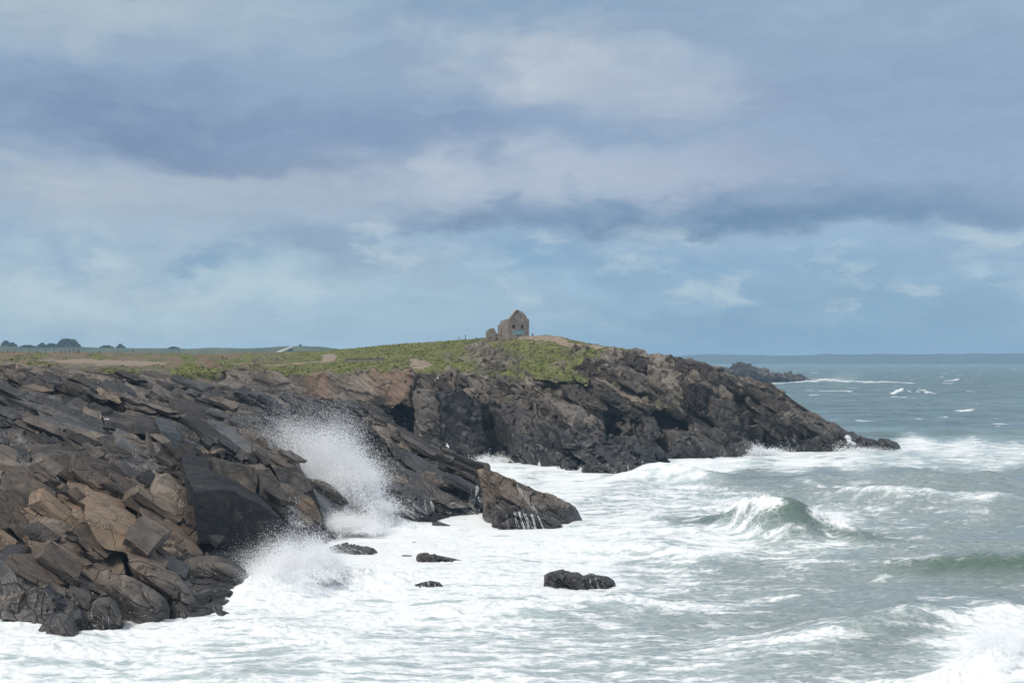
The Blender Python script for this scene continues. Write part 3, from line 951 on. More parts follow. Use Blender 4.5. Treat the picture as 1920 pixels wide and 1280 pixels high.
ud = ud + recess(ux, uy, [(40, 758), (100, 755), (180, 768), (200, 785), (120, 786), (60, 776)], 3.0, 4, 62)
for poly, amt, so in (([(760, 905), (830, 900), (895, 945), (895, 965), (780, 968), (740, 940)], 2.2, 6),
                      ([(705, 915), (722, 915), (795, 970), (740, 975)], 2.6, 4),
                      ([(640, 755), (720, 775), (780, 830), (700, 800)], 1.6, 8)):
    ud = ud - recess(ux, uy, poly, amt, so, int(poly[0][1]))
Z = lambda a: np.zeros(a.shape)
uwet = sstep(-0.25, 0.35, noise_px(ux, uy * 2.0, 55, 63)) * sstep(700, 760, uy) * 0.8
uwet = np.maximum(uwet, sstep(900, 950, uy))
usand = 0.7 * polymask(ux, uy, [[(85, 758), (110, 752), (130, 780), (100, 795), (60, 800), (95, 778)], [(0, 815), (40, 822), (20, 828)],
                                [(170, 758), (230, 756), (260, 764), (200, 770)], [(340, 756), (365, 762), (385, 774), (350, 766)]], soft=3, wob=9, seed=64) \
    * sstep(-0.2, 0.3, noise_px(ux, uy * 1.6, 12, 65))
uochre = 0.55 * polymask(ux, uy, [[(770, 895), (830, 910), (840, 930), (790, 912)], [(735, 915), (770, 925), (790, 960), (750, 945)], [(840, 935), (880, 940), (890, 955), (850, 950)],
                                  [(600, 748), (700, 768), (720, 785), (640, 770)]], soft=5, wob=5, seed=66)
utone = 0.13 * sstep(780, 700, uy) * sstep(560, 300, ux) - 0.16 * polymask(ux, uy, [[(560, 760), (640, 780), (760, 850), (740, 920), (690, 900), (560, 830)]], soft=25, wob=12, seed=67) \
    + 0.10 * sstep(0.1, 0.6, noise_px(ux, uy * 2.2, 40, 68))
ufoam = Z(ux)
for pl, w in (([(708, 918), (740, 938), (790, 968)], 4.5), ([(740, 945), (775, 972)], 4), ([(708, 918), (704, 935)], 1.6), ([(765, 935), (790, 958), (800, 968)], 1.8),
              ([(797, 938), (800, 965)], 1.3), ([(808, 935), (811, 958)], 2.0), ([(812, 928), (840, 930), (852, 943), (845, 965)], 1.3), ([(830, 945), (845, 965)], 1.4),
              ([(845, 946), (850, 942), (880, 958), (897, 968)], 1.7), ([(860, 938), (890, 942), (898, 960)], 1.5), ([(895, 913), (888, 935)], 3.0), ([(899, 928), (902, 938)], 1.5)):
    ufoam = np.maximum(ufoam, 0.9 * sstep(w * 0.85, w * 0.2, line_d(ux + noise_px(ux, uy, 9, 69) * 2.5, uy, pl)) * sstep(-0.5, 0.3, noise_px(ux * 1.3, uy * 0.5, 5, 70)))
UPL = [([(520, 747), (600, 764), (680, 789), (730, 814), (780, 842), (830, 868), (882, 897)], 1.2, 7), ([(640, 772), (700, 800), (760, 838), (800, 862), (850, 890), (890, 915)], 1.3, 8),
       ([(742, 872), (760, 884), (800, 904), (836, 924), (870, 940)], 1.3, 7), ([(770, 892), (810, 912), (850, 926), (893, 934)], 1.0, 6), ([(760, 926), (800, 922), (850, 934), (896, 944)], 1.1, 7),
       ([(705, 914), (725, 922), (760, 946), (795, 970)], 1.4, 6), ([(738, 930), (765, 946), (800, 968)], 1.0, 5),
       ([(330, 757), (400, 770), (470, 792), (540, 822), (580, 846)], 1.2, 7), ([(300, 780), (380, 790), (450, 805), (520, 835), (560, 860)], 1.2, 7), ([(120, 755), (190, 758), (260, 772), (330, 792), (400, 806)], 1.2, 6),
       ([(0, 772), (60, 778), (130, 786), (200, 790)], 1.1, 6), ([(0, 728), (90, 736), (180, 742), (260, 752)], 0.9, 5), ([(190, 718), (280, 728), (360, 742), (430, 752), (520, 780)], 1.0, 5),
       ([(60, 742), (110, 748), (160, 756), (220, 760)], 1.0, 5), ([(380, 735), (450, 748), (540, 768), (620, 800), (680, 832)], 1.2, 6), ([(560, 776), (620, 790), (680, 816), (740, 858)], 1.4, 7), ([(0, 800), (60, 812), (110, 820), (170, 838)], 1.2, 7)]
ud = slab_edges(ux, uy, ud, UPL, 301)
UPPER_FACES = [
    [(223, 823), (251, 838), (276, 857), (301, 869), (326, 880), (322, 892), (290, 884), (262, 874), (234, 860), (213, 844)],
    [(278, 828), (293, 846), (318, 866), (340, 876), (330, 884), (300, 872), (276, 850)],
    [(300, 811), (333, 812), (351, 834), (374, 862), (355, 862), (329, 846), (308, 830), {'tone': -0.05}],
    [(70, 763), (100, 757), (120, 774), (132, 790), (96, 796), (74, 786)], [(116, 761), (150, 758), (176, 775), (182, 791), (136, 791)],
    [(700, 800), (745, 811), (792, 845), (772, 861), (726, 836)], [(760, 850), (800, 867), (836, 890), (826, 905), (790, 891), (762, 871)],
    [(768, 889), (810, 904), (836, 924), (870, 939), (886, 952), (850, 953), (800, 936), (764, 915)], [(830, 894), (868, 905), (873, 925), (850, 926), (825, 911)],
    [(740, 894), (770, 914), (792, 936), (770, 937), (744, 916)], [(764, 930), (800, 924), (816, 960), (802, 970), (774, 957)], [(818, 929), (850, 934), (864, 970), (824, 971)],
    [(850, 937), (886, 940), (899, 966), (860, 970)], [(704, 915), (722, 916), (762, 945), (796, 972), (768, 975), (732, 946)],
    [(330, 762), (380, 768), (440, 786), (430, 796), (370, 786), (325, 774)], [(200, 790), (260, 796), (330, 812), (322, 824), (250, 812), (195, 800)], [(95, 800), (150, 806), (215, 822), (208, 834), (140, 824), (92, 812)],
    [(0, 780), (50, 786), (80, 800), (40, 806), (0, 800)], [(400, 806), (450, 812), (500, 832), (490, 842), (440, 828), (398, 816)]]
UB = basis(0.40, 0.32)
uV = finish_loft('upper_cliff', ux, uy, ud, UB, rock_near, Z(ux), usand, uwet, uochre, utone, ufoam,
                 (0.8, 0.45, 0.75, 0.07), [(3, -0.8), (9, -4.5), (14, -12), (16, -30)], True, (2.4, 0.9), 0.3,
                 scat=[(900, (0.9, 0.6, 0.25), 0.5, None)], bed=dict(thick=(0.34, 0.5), length=2.9, width=1.5, skip=0.30, off=-0.24), big_faces=UPPER_FACES)

LO = [(-260, [(1176, 107), (1090, 113), (1000, 121), (920, 130), (850, 140), (780, 166)]),
      (-150, [(1168, 108), (1090, 114), (1000, 122), (920, 131), (850, 141), (785, 167)]),
      (0, [(1160, 110), (1090, 115), (1000, 124), (920, 133), (850, 144), (795, 170)]),
      (80, [(1165, 109), (1095, 115), (1005, 125), (925, 135), (858, 146), (805, 174)]),
      (180, [(1168, 108), (1100, 114), (1020, 124), (940, 135), (870, 147), (815, 177)]),
      (260, [(1162, 109), (1100, 116), (1025, 126), (945, 138), (875, 150), (825, 182)]),
      (340, [(1155, 111), (1095, 119), (1030, 128), (950, 141), (885, 152), (835, 182)]),
      (400, [(1150, 112), (1095, 121), (1035, 130), (950, 144), (880, 154), (830, 180)]),
      (440, [(1125, 119), (1080, 126), (1025, 134), (950, 146), (875, 156), (822, 176)]),
      (480, [(1095, 127), (1060, 133), (1015, 139), (950, 148), (880, 157), (832, 170)]),
      (505, [(1075, 133), (1045, 137), (1008, 142), (950, 149), (888, 157), (841, 167)]),
      (530, [(1060, 138.5), (1030, 142), (1000, 146), (950, 151), (900, 157), (856, 166)]),
      (560, [(1038, 147), (1015, 149), (988, 152), (950, 155), (910, 160), (874, 166)]),
      (578, [(1028, 151), (1010, 152.5), (985, 154.5), (955, 157.5), (922, 161), (897, 166)]),
      (595, [(1020, 154.6), (1008, 155.5), (990, 156.5), (972, 158), (955, 160), (940, 163)]),
      (610, [(1018, 155.5), (1010, 156.2), (1002, 156.9), (994, 157.6), (986, 158.5), (978, 160)])]
lx, ly, ld = loft(with_foot(LO), [12, 125, 125, 125, 110, 60], 1.1, 9)
# the clefts and overhangs seen between the big blocks
for poly, dep, so in (([(0, 885), (30, 890), (75, 910), (115, 950), (150, 985), (185, 1050), (168, 1055), (125, 1000), (70, 930), (0, 905)], 2.2, 5),
                      ([(100, 960), (125, 965), (165, 1030), (185, 1055), (165, 1062), (140, 1010)], 3.0, 4),
                      ([(0, 985), (20, 988), (70, 1060), (130, 1130), (145, 1160), (120, 1150), (60, 1075), (0, 1000)], 1.8, 3),
                      ([(190, 1020), (230, 1035), (236, 1072), (200, 1068)], 2.2, 4),
                      ([(240, 1000), (290, 985), (330, 1000), (340, 1040), (300, 1030)], 1.4, 6),
                      ([(375, 850), (402, 880), (408, 920), (392, 905), (360, 868)], 3.2, 4),
                      ([(60, 850), (140, 870), (170, 910), (120, 930), (70, 890)], 1.8, 9),
                      ([(415, 820), (475, 838), (520, 858), (500, 862), (432, 850)], 2.4, 3),
                      ([(365, 1020), (430, 1034), (470, 1024), (480, 1045), (400, 1048), (350, 1040)], 2.5, 3),
                      ([(523, 882), (545, 886), (536, 916), (530, 915)], 1.6, 3),
                      ([(505, 930), (520, 935), (545, 985), (520, 975)], 1.8, 3),
                      ([(255, 900), (290, 905), (340, 930), (360, 960), (330, 955)], 1.6, 6)):
    ld = ld + recess(lx, ly, poly, dep, so, int(poly[0][0] + poly[0][1]))
for poly, amt, so in (([(0, 905), (60, 915), (120, 965), (150, 1010), (170, 1085), (150, 1090), (60, 1050), (20, 985), (0, 980)], 2.0, 6),
                      ([(150, 980), (215, 1000), (290, 1045), (310, 1075), (250, 1060), (225, 1030)], 1.6, 5),
                      ([(280, 860), (340, 880), (395, 915), (392, 940), (330, 915), (270, 885)], 1.6, 4),
                      ([(0, 1045), (70, 1065), (100, 1080), (140, 1130), (120, 1150), (0, 1140)], 1.6, 6),
                      ([(400, 868), (500, 868), (520, 905), (532, 930), (505, 965), (460, 955), (405, 925)], 1.6, 3)):
    ld = ld - recess(lx, ly, poly, amt, so, int(poly[0][0] + poly[0][1]) + 7)
lwet = np.maximum(sstep(-0.2, 0.35, noise_px(lx, ly * 1.5, 60, 73)) * sstep(960, 880, ly) * 0.8, sstep(-70, -15, ly - np.interp(lx, [c[0] for c in LO], [c[1][0][0] for c in LO])))
lwet = np.maximum(lwet, 0.7 * sstep(400, 520, lx) * sstep(950, 1000, ly))
lochre = 0.95 * sstep(420, 250, lx) * sstep(880, 980, ly) * sstep(-0.5, 0.3, noise_px(lx, ly * 1.3, 45, 74))
lochre = np.maximum(lochre, 0.5 * polymask(lx, ly, [[(455, 870), (480, 880), (492, 940), (478, 945), (462, 915)], [(480, 880), (505, 878), (530, 925), (505, 965), (485, 940)],
                                                   [(535, 928), (585, 938), (610, 990), (560, 985)], [(340, 990), (385, 1035), (360, 1040)]], soft=3, wob=2, seed=75))
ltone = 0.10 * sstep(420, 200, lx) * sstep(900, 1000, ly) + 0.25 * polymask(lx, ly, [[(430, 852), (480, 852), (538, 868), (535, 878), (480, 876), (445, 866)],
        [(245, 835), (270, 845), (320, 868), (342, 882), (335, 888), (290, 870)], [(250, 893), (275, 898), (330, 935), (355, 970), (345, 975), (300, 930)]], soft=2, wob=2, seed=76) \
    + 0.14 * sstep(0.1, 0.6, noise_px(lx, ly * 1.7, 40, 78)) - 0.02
lfoam = Z(lx)
for pl, w in (([(508, 962), (515, 985), (528, 995)], 0.1),):
    lfoam = np.maximum(lfoam, 0.9 * sstep(w, w * 0.3, line_d(lx, ly, pl)))
LOL = [([(0, 888), (50, 905), (100, 929), (140, 954), (160, 972), (178, 1000), (190, 1042)], 2.0, 13), ([(0, 914), (40, 917), (75, 928), (100, 950), (115, 975), (124, 998)], 1.2, 8),
       ([(110, 906), (160, 921), (200, 932), (235, 946), (262, 957), (282, 971), (310, 985), (335, 997), (367, 1017), (386, 1041)], 1.6, 12),
       ([(155, 968), (185, 976), (215, 987), (240, 1000), (265, 1017), (282, 1035), (300, 1055), (314, 1068)], 1.6, 11),
       ([(192, 1026), (220, 1031), (240, 1052), (272, 1060), (302, 1070), (330, 1077), (350, 1092), (366, 1114)], 1.5, 10),
       ([(0, 984), (15, 1000), (30, 1019), (45, 1040), (62, 1057), (80, 1070), (100, 1087), (117, 1102), (135, 1120), (146, 1140)], 1.9, 9),
       ([(0, 1038), (25, 1049), (57, 1064), (80, 1077), (96, 1095)], 1.2, 8), ([(75, 1051), (110, 1051), (140, 1059), (164, 1073)], 1.4, 9),
       ([(72, 994), (120, 997), (137, 1006), (151, 1025), (162, 1050), (178, 1079)], 1.3, 9), ([(115, 1094), (160, 1100), (190, 1113)], 1.0, 7),
       ([(82, 847), (120, 850), (150, 859), (180, 868), (205, 881), (225, 892), (250, 905), (268, 922)], 1.5, 9), ([(230, 893), (265, 896), (295, 912), (320, 930), (345, 950), (365, 972)], 1.5, 9),
       ([(80, 815), (120, 826), (150, 839), (180, 851), (205, 872)], 1.0, 7), ([(150, 803), (190, 810), (225, 822), (250, 837), (275, 855), (300, 867), (325, 880), (346, 887)], 1.6, 9),
       ([(290, 812), (312, 832), (335, 850), (366, 868)], 2.0, 8), ([(395, 856), (430, 861), (455, 870), (480, 876), (505, 878), (540, 877)], 1.6, 12), ([(405, 812), (445, 818), (480, 836), (505, 850), (530, 865), (556, 882)], 1.3, 8),
       ([(0, 848), (20, 860), (45, 884), (70, 905), (100, 930), (130, 952)], 1.8, 10), ([(352, 868), (375, 890), (395, 915), (398, 925)], 1.5, 7), ([(270, 935), (300, 948), (335, 965), (362, 990)], 1.0, 7),
       ([(20, 1095), (60, 1105), (100, 1118), (140, 1145)], 0.9, 8), ([(200, 975), (225, 985), (245, 978)], 0.6, 5)]
ld = slab_edges(lx, ly, ld, LOL, 311)
for pl in ([(456, 872), (470, 905), (481, 945)], [(479, 878), (482, 920), (486, 938)], [(501, 877), (515, 900), (532, 932)], [(255, 960), (240, 985), (220, 995)], [(270, 1035), (290, 1045), (297, 1062)]):
    ld = ld + 0.5 * sstep(2.2, 0.4, line_d(lx + noise_px(lx, ly, 8, 320), ly, pl))
LOWER_FACES = [
    [(124, 912), (160, 921), (200, 931), (236, 947), (237, 962), (208, 961), (172, 953), (138, 946)], [(126, 954), (176, 955), (236, 962), (229, 981), (215, 986), (185, 977), (158, 970)],
    [(-4, 918), (45, 919), (76, 929), (99, 949), (113, 972), (123, 996), (104, 999), (75, 998), (46, 1011), (24, 991), (-4, 986)],
    [(46, 1011), (78, 996), (119, 997), (141, 1009), (156, 1034), (166, 1064), (174, 1087), (150, 1077), (110, 1053), (70, 1052), (58, 1040)],
    [(-4, 988), (20, 1000), (46, 1030), (61, 1051), (30, 1050), (-4, 1042)], [(-4, 1045), (30, 1054), (59, 1067), (89, 1089), (111, 1104), (137, 1130), (142, 1152), (80, 1164), (-4, 1162)],
    [(74, 1054), (110, 1052), (143, 1061), (166, 1081), (161, 1099), (120, 1093), (90, 1076)], [(100, 929), (140, 954), (166, 974), (174, 993), (140, 986), (114, 961)],
    [(140, 986), (173, 995), (184, 1015), (188, 1047), (164, 1042), (149, 1011)],
    [(159, 971), (186, 977), (216, 988), (246, 1003), (271, 1020), (294, 1043), (313, 1068), (285, 1063), (255, 1054), (234, 1037), (200, 1027), (184, 1011), (174, 995)],
    [(196, 1029), (226, 1034), (234, 1050), (237, 1077), (204, 1068), (189, 1056)], [(240, 1053), (273, 1061), (306, 1071), (336, 1081), (354, 1098), (368, 1124), (340, 1120), (300, 1102), (262, 1082)],
    [(261, 961), (286, 974), (313, 987), (340, 1000), (372, 1022), (384, 1038), (360, 1040), (330, 1023), (300, 1013), (276, 997)],
    [(150, 871), (181, 871), (206, 881), (226, 892), (251, 907), (264, 919), (258, 928), (225, 927), (188, 920), (153, 909)], [(298, 903), (331, 923), (354, 947), (367, 960), (367, 977), (340, 963), (308, 953), (283, 936)],
    [(399, 861), (430, 865), (455, 873), (479, 877), (481, 946), (470, 954), (440, 942), (414, 927), (404, 906), {'steep': 0.15, 'up': -0.05}],
    [(481, 878), (504, 877), (521, 899), (534, 931), (506, 967), (485, 957), {'steep': 0.15, 'up': -0.05}],
    [(510, 877), (538, 879), (546, 884), (577, 896), (584, 916), (560, 927), (534, 920), (524, 896)], [(420, 823), (450, 833), (491, 849), (507, 862), (506, 871), (470, 864), (440, 857), (424, 846), {'tone': -0.08}],
    [(528, 856), (560, 871), (574, 891), (560, 897), (544, 882), (529, 873)], [(450, 811), (480, 819), (501, 827), (504, 844), (485, 839), (464, 829), (451, 821), {'tone': -0.1, 'proud': 0.8}],
    [(-4, 851), (26, 865), (49, 889), (73, 909), (100, 932), (80, 937), (50, 917), (20, 907), (-4, 892)],
    [(363, 922), (410, 917), (441, 925), (476, 939), (506, 956), (532, 981), (541, 997), (506, 1020), (480, 1032), (430, 1035), (374, 1017), (367, 960), {'steep': 0.12, 'proud': 1.2, 'tone': -0.10}],
    [(60, 850), (110, 852), (152, 864), (148, 886), (100, 880), (62, 868)], [(60, 880), (120, 890), (150, 912), (118, 908), (78, 900)], [(395, 1030), (440, 1036), (480, 1034), (470, 1052), (425, 1050), (385, 1042), {'tone': -0.1}],
    [(500, 1000), (540, 1000), (575, 1012), (545, 1030), (510, 1040), (480, 1052), (476, 1036), {'tone': -0.12}]]
LB = basis(0.62, 0.34)
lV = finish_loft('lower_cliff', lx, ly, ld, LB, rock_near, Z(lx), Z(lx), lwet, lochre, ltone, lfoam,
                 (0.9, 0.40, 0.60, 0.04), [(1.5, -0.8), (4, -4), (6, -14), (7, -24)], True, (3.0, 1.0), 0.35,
                 ((13, 8, 5), (10, 8, 6), (6.0, 4.5, 2.6)),
                 scat=[(500, (0.8, 0.6, 0.3), 0.5, None)], bed=dict(thick=(0.45, 0.6), length=2.4, width=1.6, skip=0.50, off=-0.40), big_faces=LOWER_FACES)

# ------------------------------------------------------------------ free rocks
def rock(name, label, outline, d, thick, mat, B, foot=True, amps=(0.5, 0.28, 0.1), seed=1, foam=(), bev=2.0, cat='rock', group=None, M=220, R=46, tone=0.0, ochre=0.0, skew=0.0, scale=1.0):
    o = np.array(outline, float)
    if name == 'surf_rock':           # awash: keep the traced top line, carry the rest below the water
        d = sea_d(o[:, 1].max() - 6.0)
        xs_ = np.linspace(o[:, 0].min() + 0.5, o[:, 0].max() - 0.5, 48)
        oc_ = np.vstack([o, o[:1]])
        tp = np.full(48, 1e9)
        for (xa, ya), (xb, yb_) in zip(oc_[:-1], oc_[1:]):
            if abs(xb - xa) < 1e-6: continue
            t_ = (xs_ - xa) / (xb - xa)
            tp = np.where((t_ >= 0) & (t_ <= 1), np.minimum(tp, ya + t_ * (yb_ - ya)), tp)
        tp = np.where(tp > 1e8, o[:, 1].mean(), tp)
        wl = HZ + CAMZ / d * F + 1.5 * F / d
        o = np.vstack([np.stack([xs_, tp], 1), [(xs_[-1] + 2, wl), (xs_[0] - 2, wl)]])
    elif foot:
        wl = HZ + CAMZ / d * F
        low = o[:, 1] > wl - 9
        o[low, 1] += 1.6 * F / d
    seg = np.linalg.norm(np.roll(o, -1, 0) - o, axis=1)
    s = np.concatenate([[0], np.cumsum(seg)])
    t = np.arange(M) / M * s[-1]
    oc = np.vstack([o, o[:1]])
    ring = np.stack([np.interp(t, s, oc[:, 0]), np.interp(t, s, oc[:, 1])], 1)
    ctr = ring.mean(0)
    # front half from the rim to the middle, and the back half mirrored
    f = np.linspace(0, 1, R) ** 1.1
    prof = np.minimum(1.0, np.clip(f * bev * 1.25, 0, 1) ** 0.7 * 0.8 + 0.2 * f)
    rows = []
    for sgn in (1, -1):
        order = range(R - 1, -1, -1) if sgn < 0 else range(1, R)
        for i in order:
            pt = ring * (1 - f[i]) + ctr * f[i]
            dd = d - sgn * thick * prof[i] + skew * (pt[:, 1] - ctr[1]) / F * d
            rows.append(P(pt[:, 0], pt[:, 1], dd))
    V = np.stack(rows)
    RR = len(rows)
    cen = P(ctr[0], ctr[1], d)
    N = np.cross(np.roll(V, -1, 1) - np.roll(V, 1, 1), np.gradient(V, axis=0))
    N /= np.linalg.norm(N, axis=-1, keepdims=True) + 1e-6
    if ((V - cen) * N).sum() < 0: N = -N
    p = V.reshape(-1, 3)
    a, r1 = blocks(p, B, (4.2 * scale, 3.0 * scale, 1.5 * scale), amps[0] * 1.5, seed, crack=0.2, warp=0.1)
    b, r2 = ledges(p, B, 0.62 * scale, amps[1] * (0.5 if cat == 'rock' and name in ('boulder', 'cliff_block', 'wedge_block', 'rounded_slab') else 1.3), seed + 3, (3 * scale, 2.4 * scale, 2 * scale), 0.4, 4.0)
    c = fbm(p * 1.3 / scale, 4, seed + 9) * amps[2]
    fade = np.minimum(1, np.minimum(np.arange(RR), np.arange(RR)[::-1]) / 6.0)[:, None]
    V = V + N * ((a + b + c).reshape(RR, M) * fade)[..., None]
    me = raw_mesh(name, V.reshape(-1, 3), grid_faces(RR, M, wrap=True), False)
    px = V[..., 0] / V[..., 1] * F + 960
    py = HZ - (V[..., 2] - CAMZ) / V[..., 1] * F
    wet = sstep(5.0, 0.8, V[..., 2])
    fo = np.zeros(wet.shape)
    for pl, w in foam:
        nz_ = noise_px(px * 1.3, py * 0.45, 4.5, seed + 2)
        fo = np.maximum(fo, 0.9 * sstep(1.0, 0.2, line_d(px + noise_px(px, py, 9, seed) * 3.0, py, pl) / (w * 0.75)) * sstep(-0.35, 0.45, nz_))
    tn = (0.5 + tone + 0.3 * (r1 - 0.5) + 0.3 * (r2 - 0.5)).reshape(RR, M)
    zz = np.zeros(wet.size)
    set_attr(me, 'm', np.stack([zz, zz, wet.ravel()], 1))
    set_attr(me, 'm2', np.stack([np.clip(tn.ravel(), 0, 1), fo.ravel(), zz + ochre], 1))
    # origin at the foot
    base = np.array([V[..., 0].mean(), V[..., 1].mean(), max(0.0, V[..., 2].min())])
    me.transform(Matrix.Translation(-Vector(base)))
    ob = link(name, me, mat)
    ob.location = base
    return tag(ob, label, cat, group)


RB = basis(0.50, 0.2)
rock('leaning_rock', 'brown slab of rock with a jutting pointed top, tilted into the surf beyond the spit',
     [(892, 879), (905, 876), (935, 887), (955, 897), (975, 905), (1010, 922), (1040, 932), (1050, 938), (1078, 949), (1084, 958), (1099, 966), (1060, 972), (1000, 984), (930, 984), (906, 974), (904, 950), (902, 925), (897, 900)],
     178, 5.0, rock_near, RB, amps=(0.40, 0.34, 0.10), seed=71, bev=2.6, tone=0.06, ochre=0.3, skew=-0.5)
rock('ledge_rock', 'low dark ledge with white water pouring off it, in front of the leaning slab',
     [(914, 988), (926, 968), (930, 958), (960, 953), (1000, 958), (1035, 966), (1052, 976), (1060, 990), (1040, 994), (1010, 997), (960, 994), (930, 990)],
     170.5, 3.0, rock_wet, RB, amps=(0.6, 0.3, 0.1), seed=72, bev=3)
rock('surf_rock', 'black rock awash in the open surf with water running down its right end',
     [(1020, 1078), (1030, 1072), (1048, 1068), (1056, 1066), (1062, 1072), (1085, 1072), (1092, 1078), (1108, 1080), (1118, 1077), (1140, 1080), (1152, 1088), (1157, 1104), (1130, 1103), (1104, 1099), (1080, 1090), (1050, 1086)],
     128, 2.0, rock_wet, RB, amps=(0.35, 0.2, 0.07), seed=73, bev=3, scale=0.6, foam=[([(1106, 1086), (1112, 1102)], 3), ([(1118, 1085), (1122, 1102)], 3.2), ([(1130, 1088), (1136, 1102)], 2.2)])
rock('surf_rock', 'small dark dome of rock in the foam with water trickling down it',
     [(768, 1105), (775, 1096), (792, 1091), (808, 1088), (824, 1091), (836, 1103), (830, 1108), (780, 1108)],
     124.5, 1.2, rock_wet, RB, amps=(0.2, 0.12, 0.05), seed=74, bev=2, scale=0.5, foam=[([(795, 1092), (788, 1106)], 2.2), ([(803, 1091), (803, 1106)], 1.6), ([(815, 1092), (820, 1106)], 1.6)])
rock('surf_rock', 'long thin black reef breaking the foam between the cliff and the open surf',
     [(780, 1044), (784, 1037), (800, 1039), (820, 1040), (840, 1044), (862, 1049), (895, 1054), (896, 1058), (870, 1056), (845, 1053), (800, 1048)],
     143, 1.2, rock_wet, RB, amps=(0.25, 0.15, 0.05), seed=75, bev=3, scale=0.5)
rock('surf_rock', 'short dark rock beside the left end of the long thin reef', [(748, 1047), (754, 1041), (770, 1040), (778, 1044), (776, 1049), (760, 1049)],
     143.5, 0.8, rock_wet, RB, amps=(0.2, 0.1, 0.05), seed=76, scale=0.5, M=120, R=26)
rock('surf_rock', 'tiny dark sliver of rock in the foam above the long thin reef', [(769, 1018), (776, 1015), (798, 1021), (801, 1024), (785, 1023)],
     153.5, 0.6, rock_wet, RB, amps=(0.12, 0.08, 0.03), seed=77, scale=0.4, M=120, R=26)
rock('surf_rock', 'flat dark rock shelf pointing out of the foam at the foot of the near cliff',
     [(612, 1028), (632, 1020), (650, 1019), (670, 1024), (700, 1027), (708, 1034), (712, 1042), (690, 1042), (660, 1036), (640, 1034)],
     149.5, 1.8, rock_wet, RB, amps=(0.4, 0.2, 0.07), seed=78, scale=0.6, foam=[([(665, 1030), (690, 1040)], 2), ([(640, 1026), (655, 1034)], 2)])
rock('surf_rock', 'black hooked nose of rock running down into the foam below the brown wedge block',
     [(536, 988), (545, 981), (562, 983), (585, 992), (602, 1005), (618, 1020), (612, 1026), (595, 1018), (575, 1008), (552, 1000)],
     152, 1.6, rock_wet, RB, amps=(0.4, 0.2, 0.07), seed=79, scale=0.7)
rock('wedge_block', 'reddish brown wedge of rock with a pale top edge beside the splash',
     [(528, 925), (548, 928), (580, 933), (588, 938), (602, 965), (610, 988), (604, 998), (575, 994), (548, 980), (530, 950)],
     158.5, 3.0, rock_near, LB, foot=False, amps=(0.35, 0.15, 0.06), seed=80, ochre=0.75, tone=0.06, bev=4, scale=1.3)
rock('rounded_slab', 'smooth dark slab streaming with foam inside the big plume of spray',
     [(578, 897), (592, 898), (615, 908), (640, 928), (656, 944), (650, 952), (625, 942), (600, 925), (584, 910)],
     167, 2.4, rock_wet, RB, foot=False, amps=(0.25, 0.12, 0.05), seed=81, bev=2)
rock('rounded_slab', 'wet grey hump of rock under the plume of spray, veiled by running foam',
     [(640, 950), (655, 948), (672, 960), (682, 984), (678, 992), (664, 984), (650, 968)],
     168, 1.8, rock_wet, RB, amps=(0.2, 0.12, 0.05), seed=82, bev=2, foam=[([(645, 955), (668, 985)], 2.2), ([(660, 955), (672, 980)], 1.6)])
rock('block_rock', 'square dark rock in the foam beside the streaming slab', [(726, 976), (730, 957), (742, 955), (752, 964), (755, 978), (740, 980)],
     176, 1.6, rock_wet, RB, amps=(0.3, 0.15, 0.05), seed=83, scale=0.7, foam=[([(730, 960), (732, 976)], 1.5)])
rock('surf_rock', 'grey sliver of rock mostly covered by sliding foam, right of the streaming slab', [(810, 978), (822, 977), (850, 986), (858, 991), (840, 992), (822, 987)],
     170.5, 0.8, rock_wet, RB, amps=(0.15, 0.08, 0.04), seed=84, scale=0.5, M=120, R=26)
rock('boulder', 'rounded grey boulder standing in the foam at the very foot of the near cliff',
     [(67, 1196), (72, 1180), (82, 1164), (94, 1151), (112, 1147), (128, 1150), (140, 1160), (150, 1180), (154, 1190), (120, 1198), (85, 1199)],
     103.2, 2.2, rock_near, LB, amps=(0.28, 0.14, 0.06), seed=85, bev=2.2, scale=0.8, tone=-0.02, ochre=0.2)
rock('boulder', 'dark humped boulder leaning against the rounded grey one in the foam',
     [(128, 1150), (136, 1142), (150, 1139), (160, 1150), (170, 1168), (176, 1184), (160, 1190), (146, 1186), (138, 1166)],
     105.5, 2.0, rock_near, LB, amps=(0.28, 0.14, 0.06), seed=86, scale=0.8, tone=-0.12)
rock('boulder', 'blocky boulder with a thin curtain of water running off its flat top',
     [(169, 1176), (170, 1150), (172, 1128), (184, 1119), (206, 1117), (220, 1130), (230, 1150), (234, 1172), (226, 1180), (190, 1180)],
     106.2, 2.2, rock_near, LB, amps=(0.25, 0.14, 0.06), seed=87, bev=3, scale=0.8, tone=-0.05, ochre=0.25,
     foam=[([(172, 1130), (171, 1150), (175, 1177)], 1.6), ([(182, 1152), (182, 1176)], 1.0), ([(192, 1153), (193, 1177)], 1.0), ([(202, 1154), (204, 1177)], 1.0), ([(224, 1134), (238, 1146), (254, 1160)], 3.0)])
rock('boulder', 'large smooth oval boulder with a light cracked back at the water line',
     [(178, 1088), (184, 1070), (200, 1066), (212, 1078), (232, 1075), (262, 1088), (292, 1106), (312, 1122), (320, 1140), (316, 1158), (290, 1163), (255, 1158), (222, 1142), (208, 1118), (190, 1104)],
     110.5, 2.8, rock_near, LB, amps=(0.35, 0.16, 0.07), seed=88, bev=2.0, scale=1.1, ochre=0.4, tone=0.03)
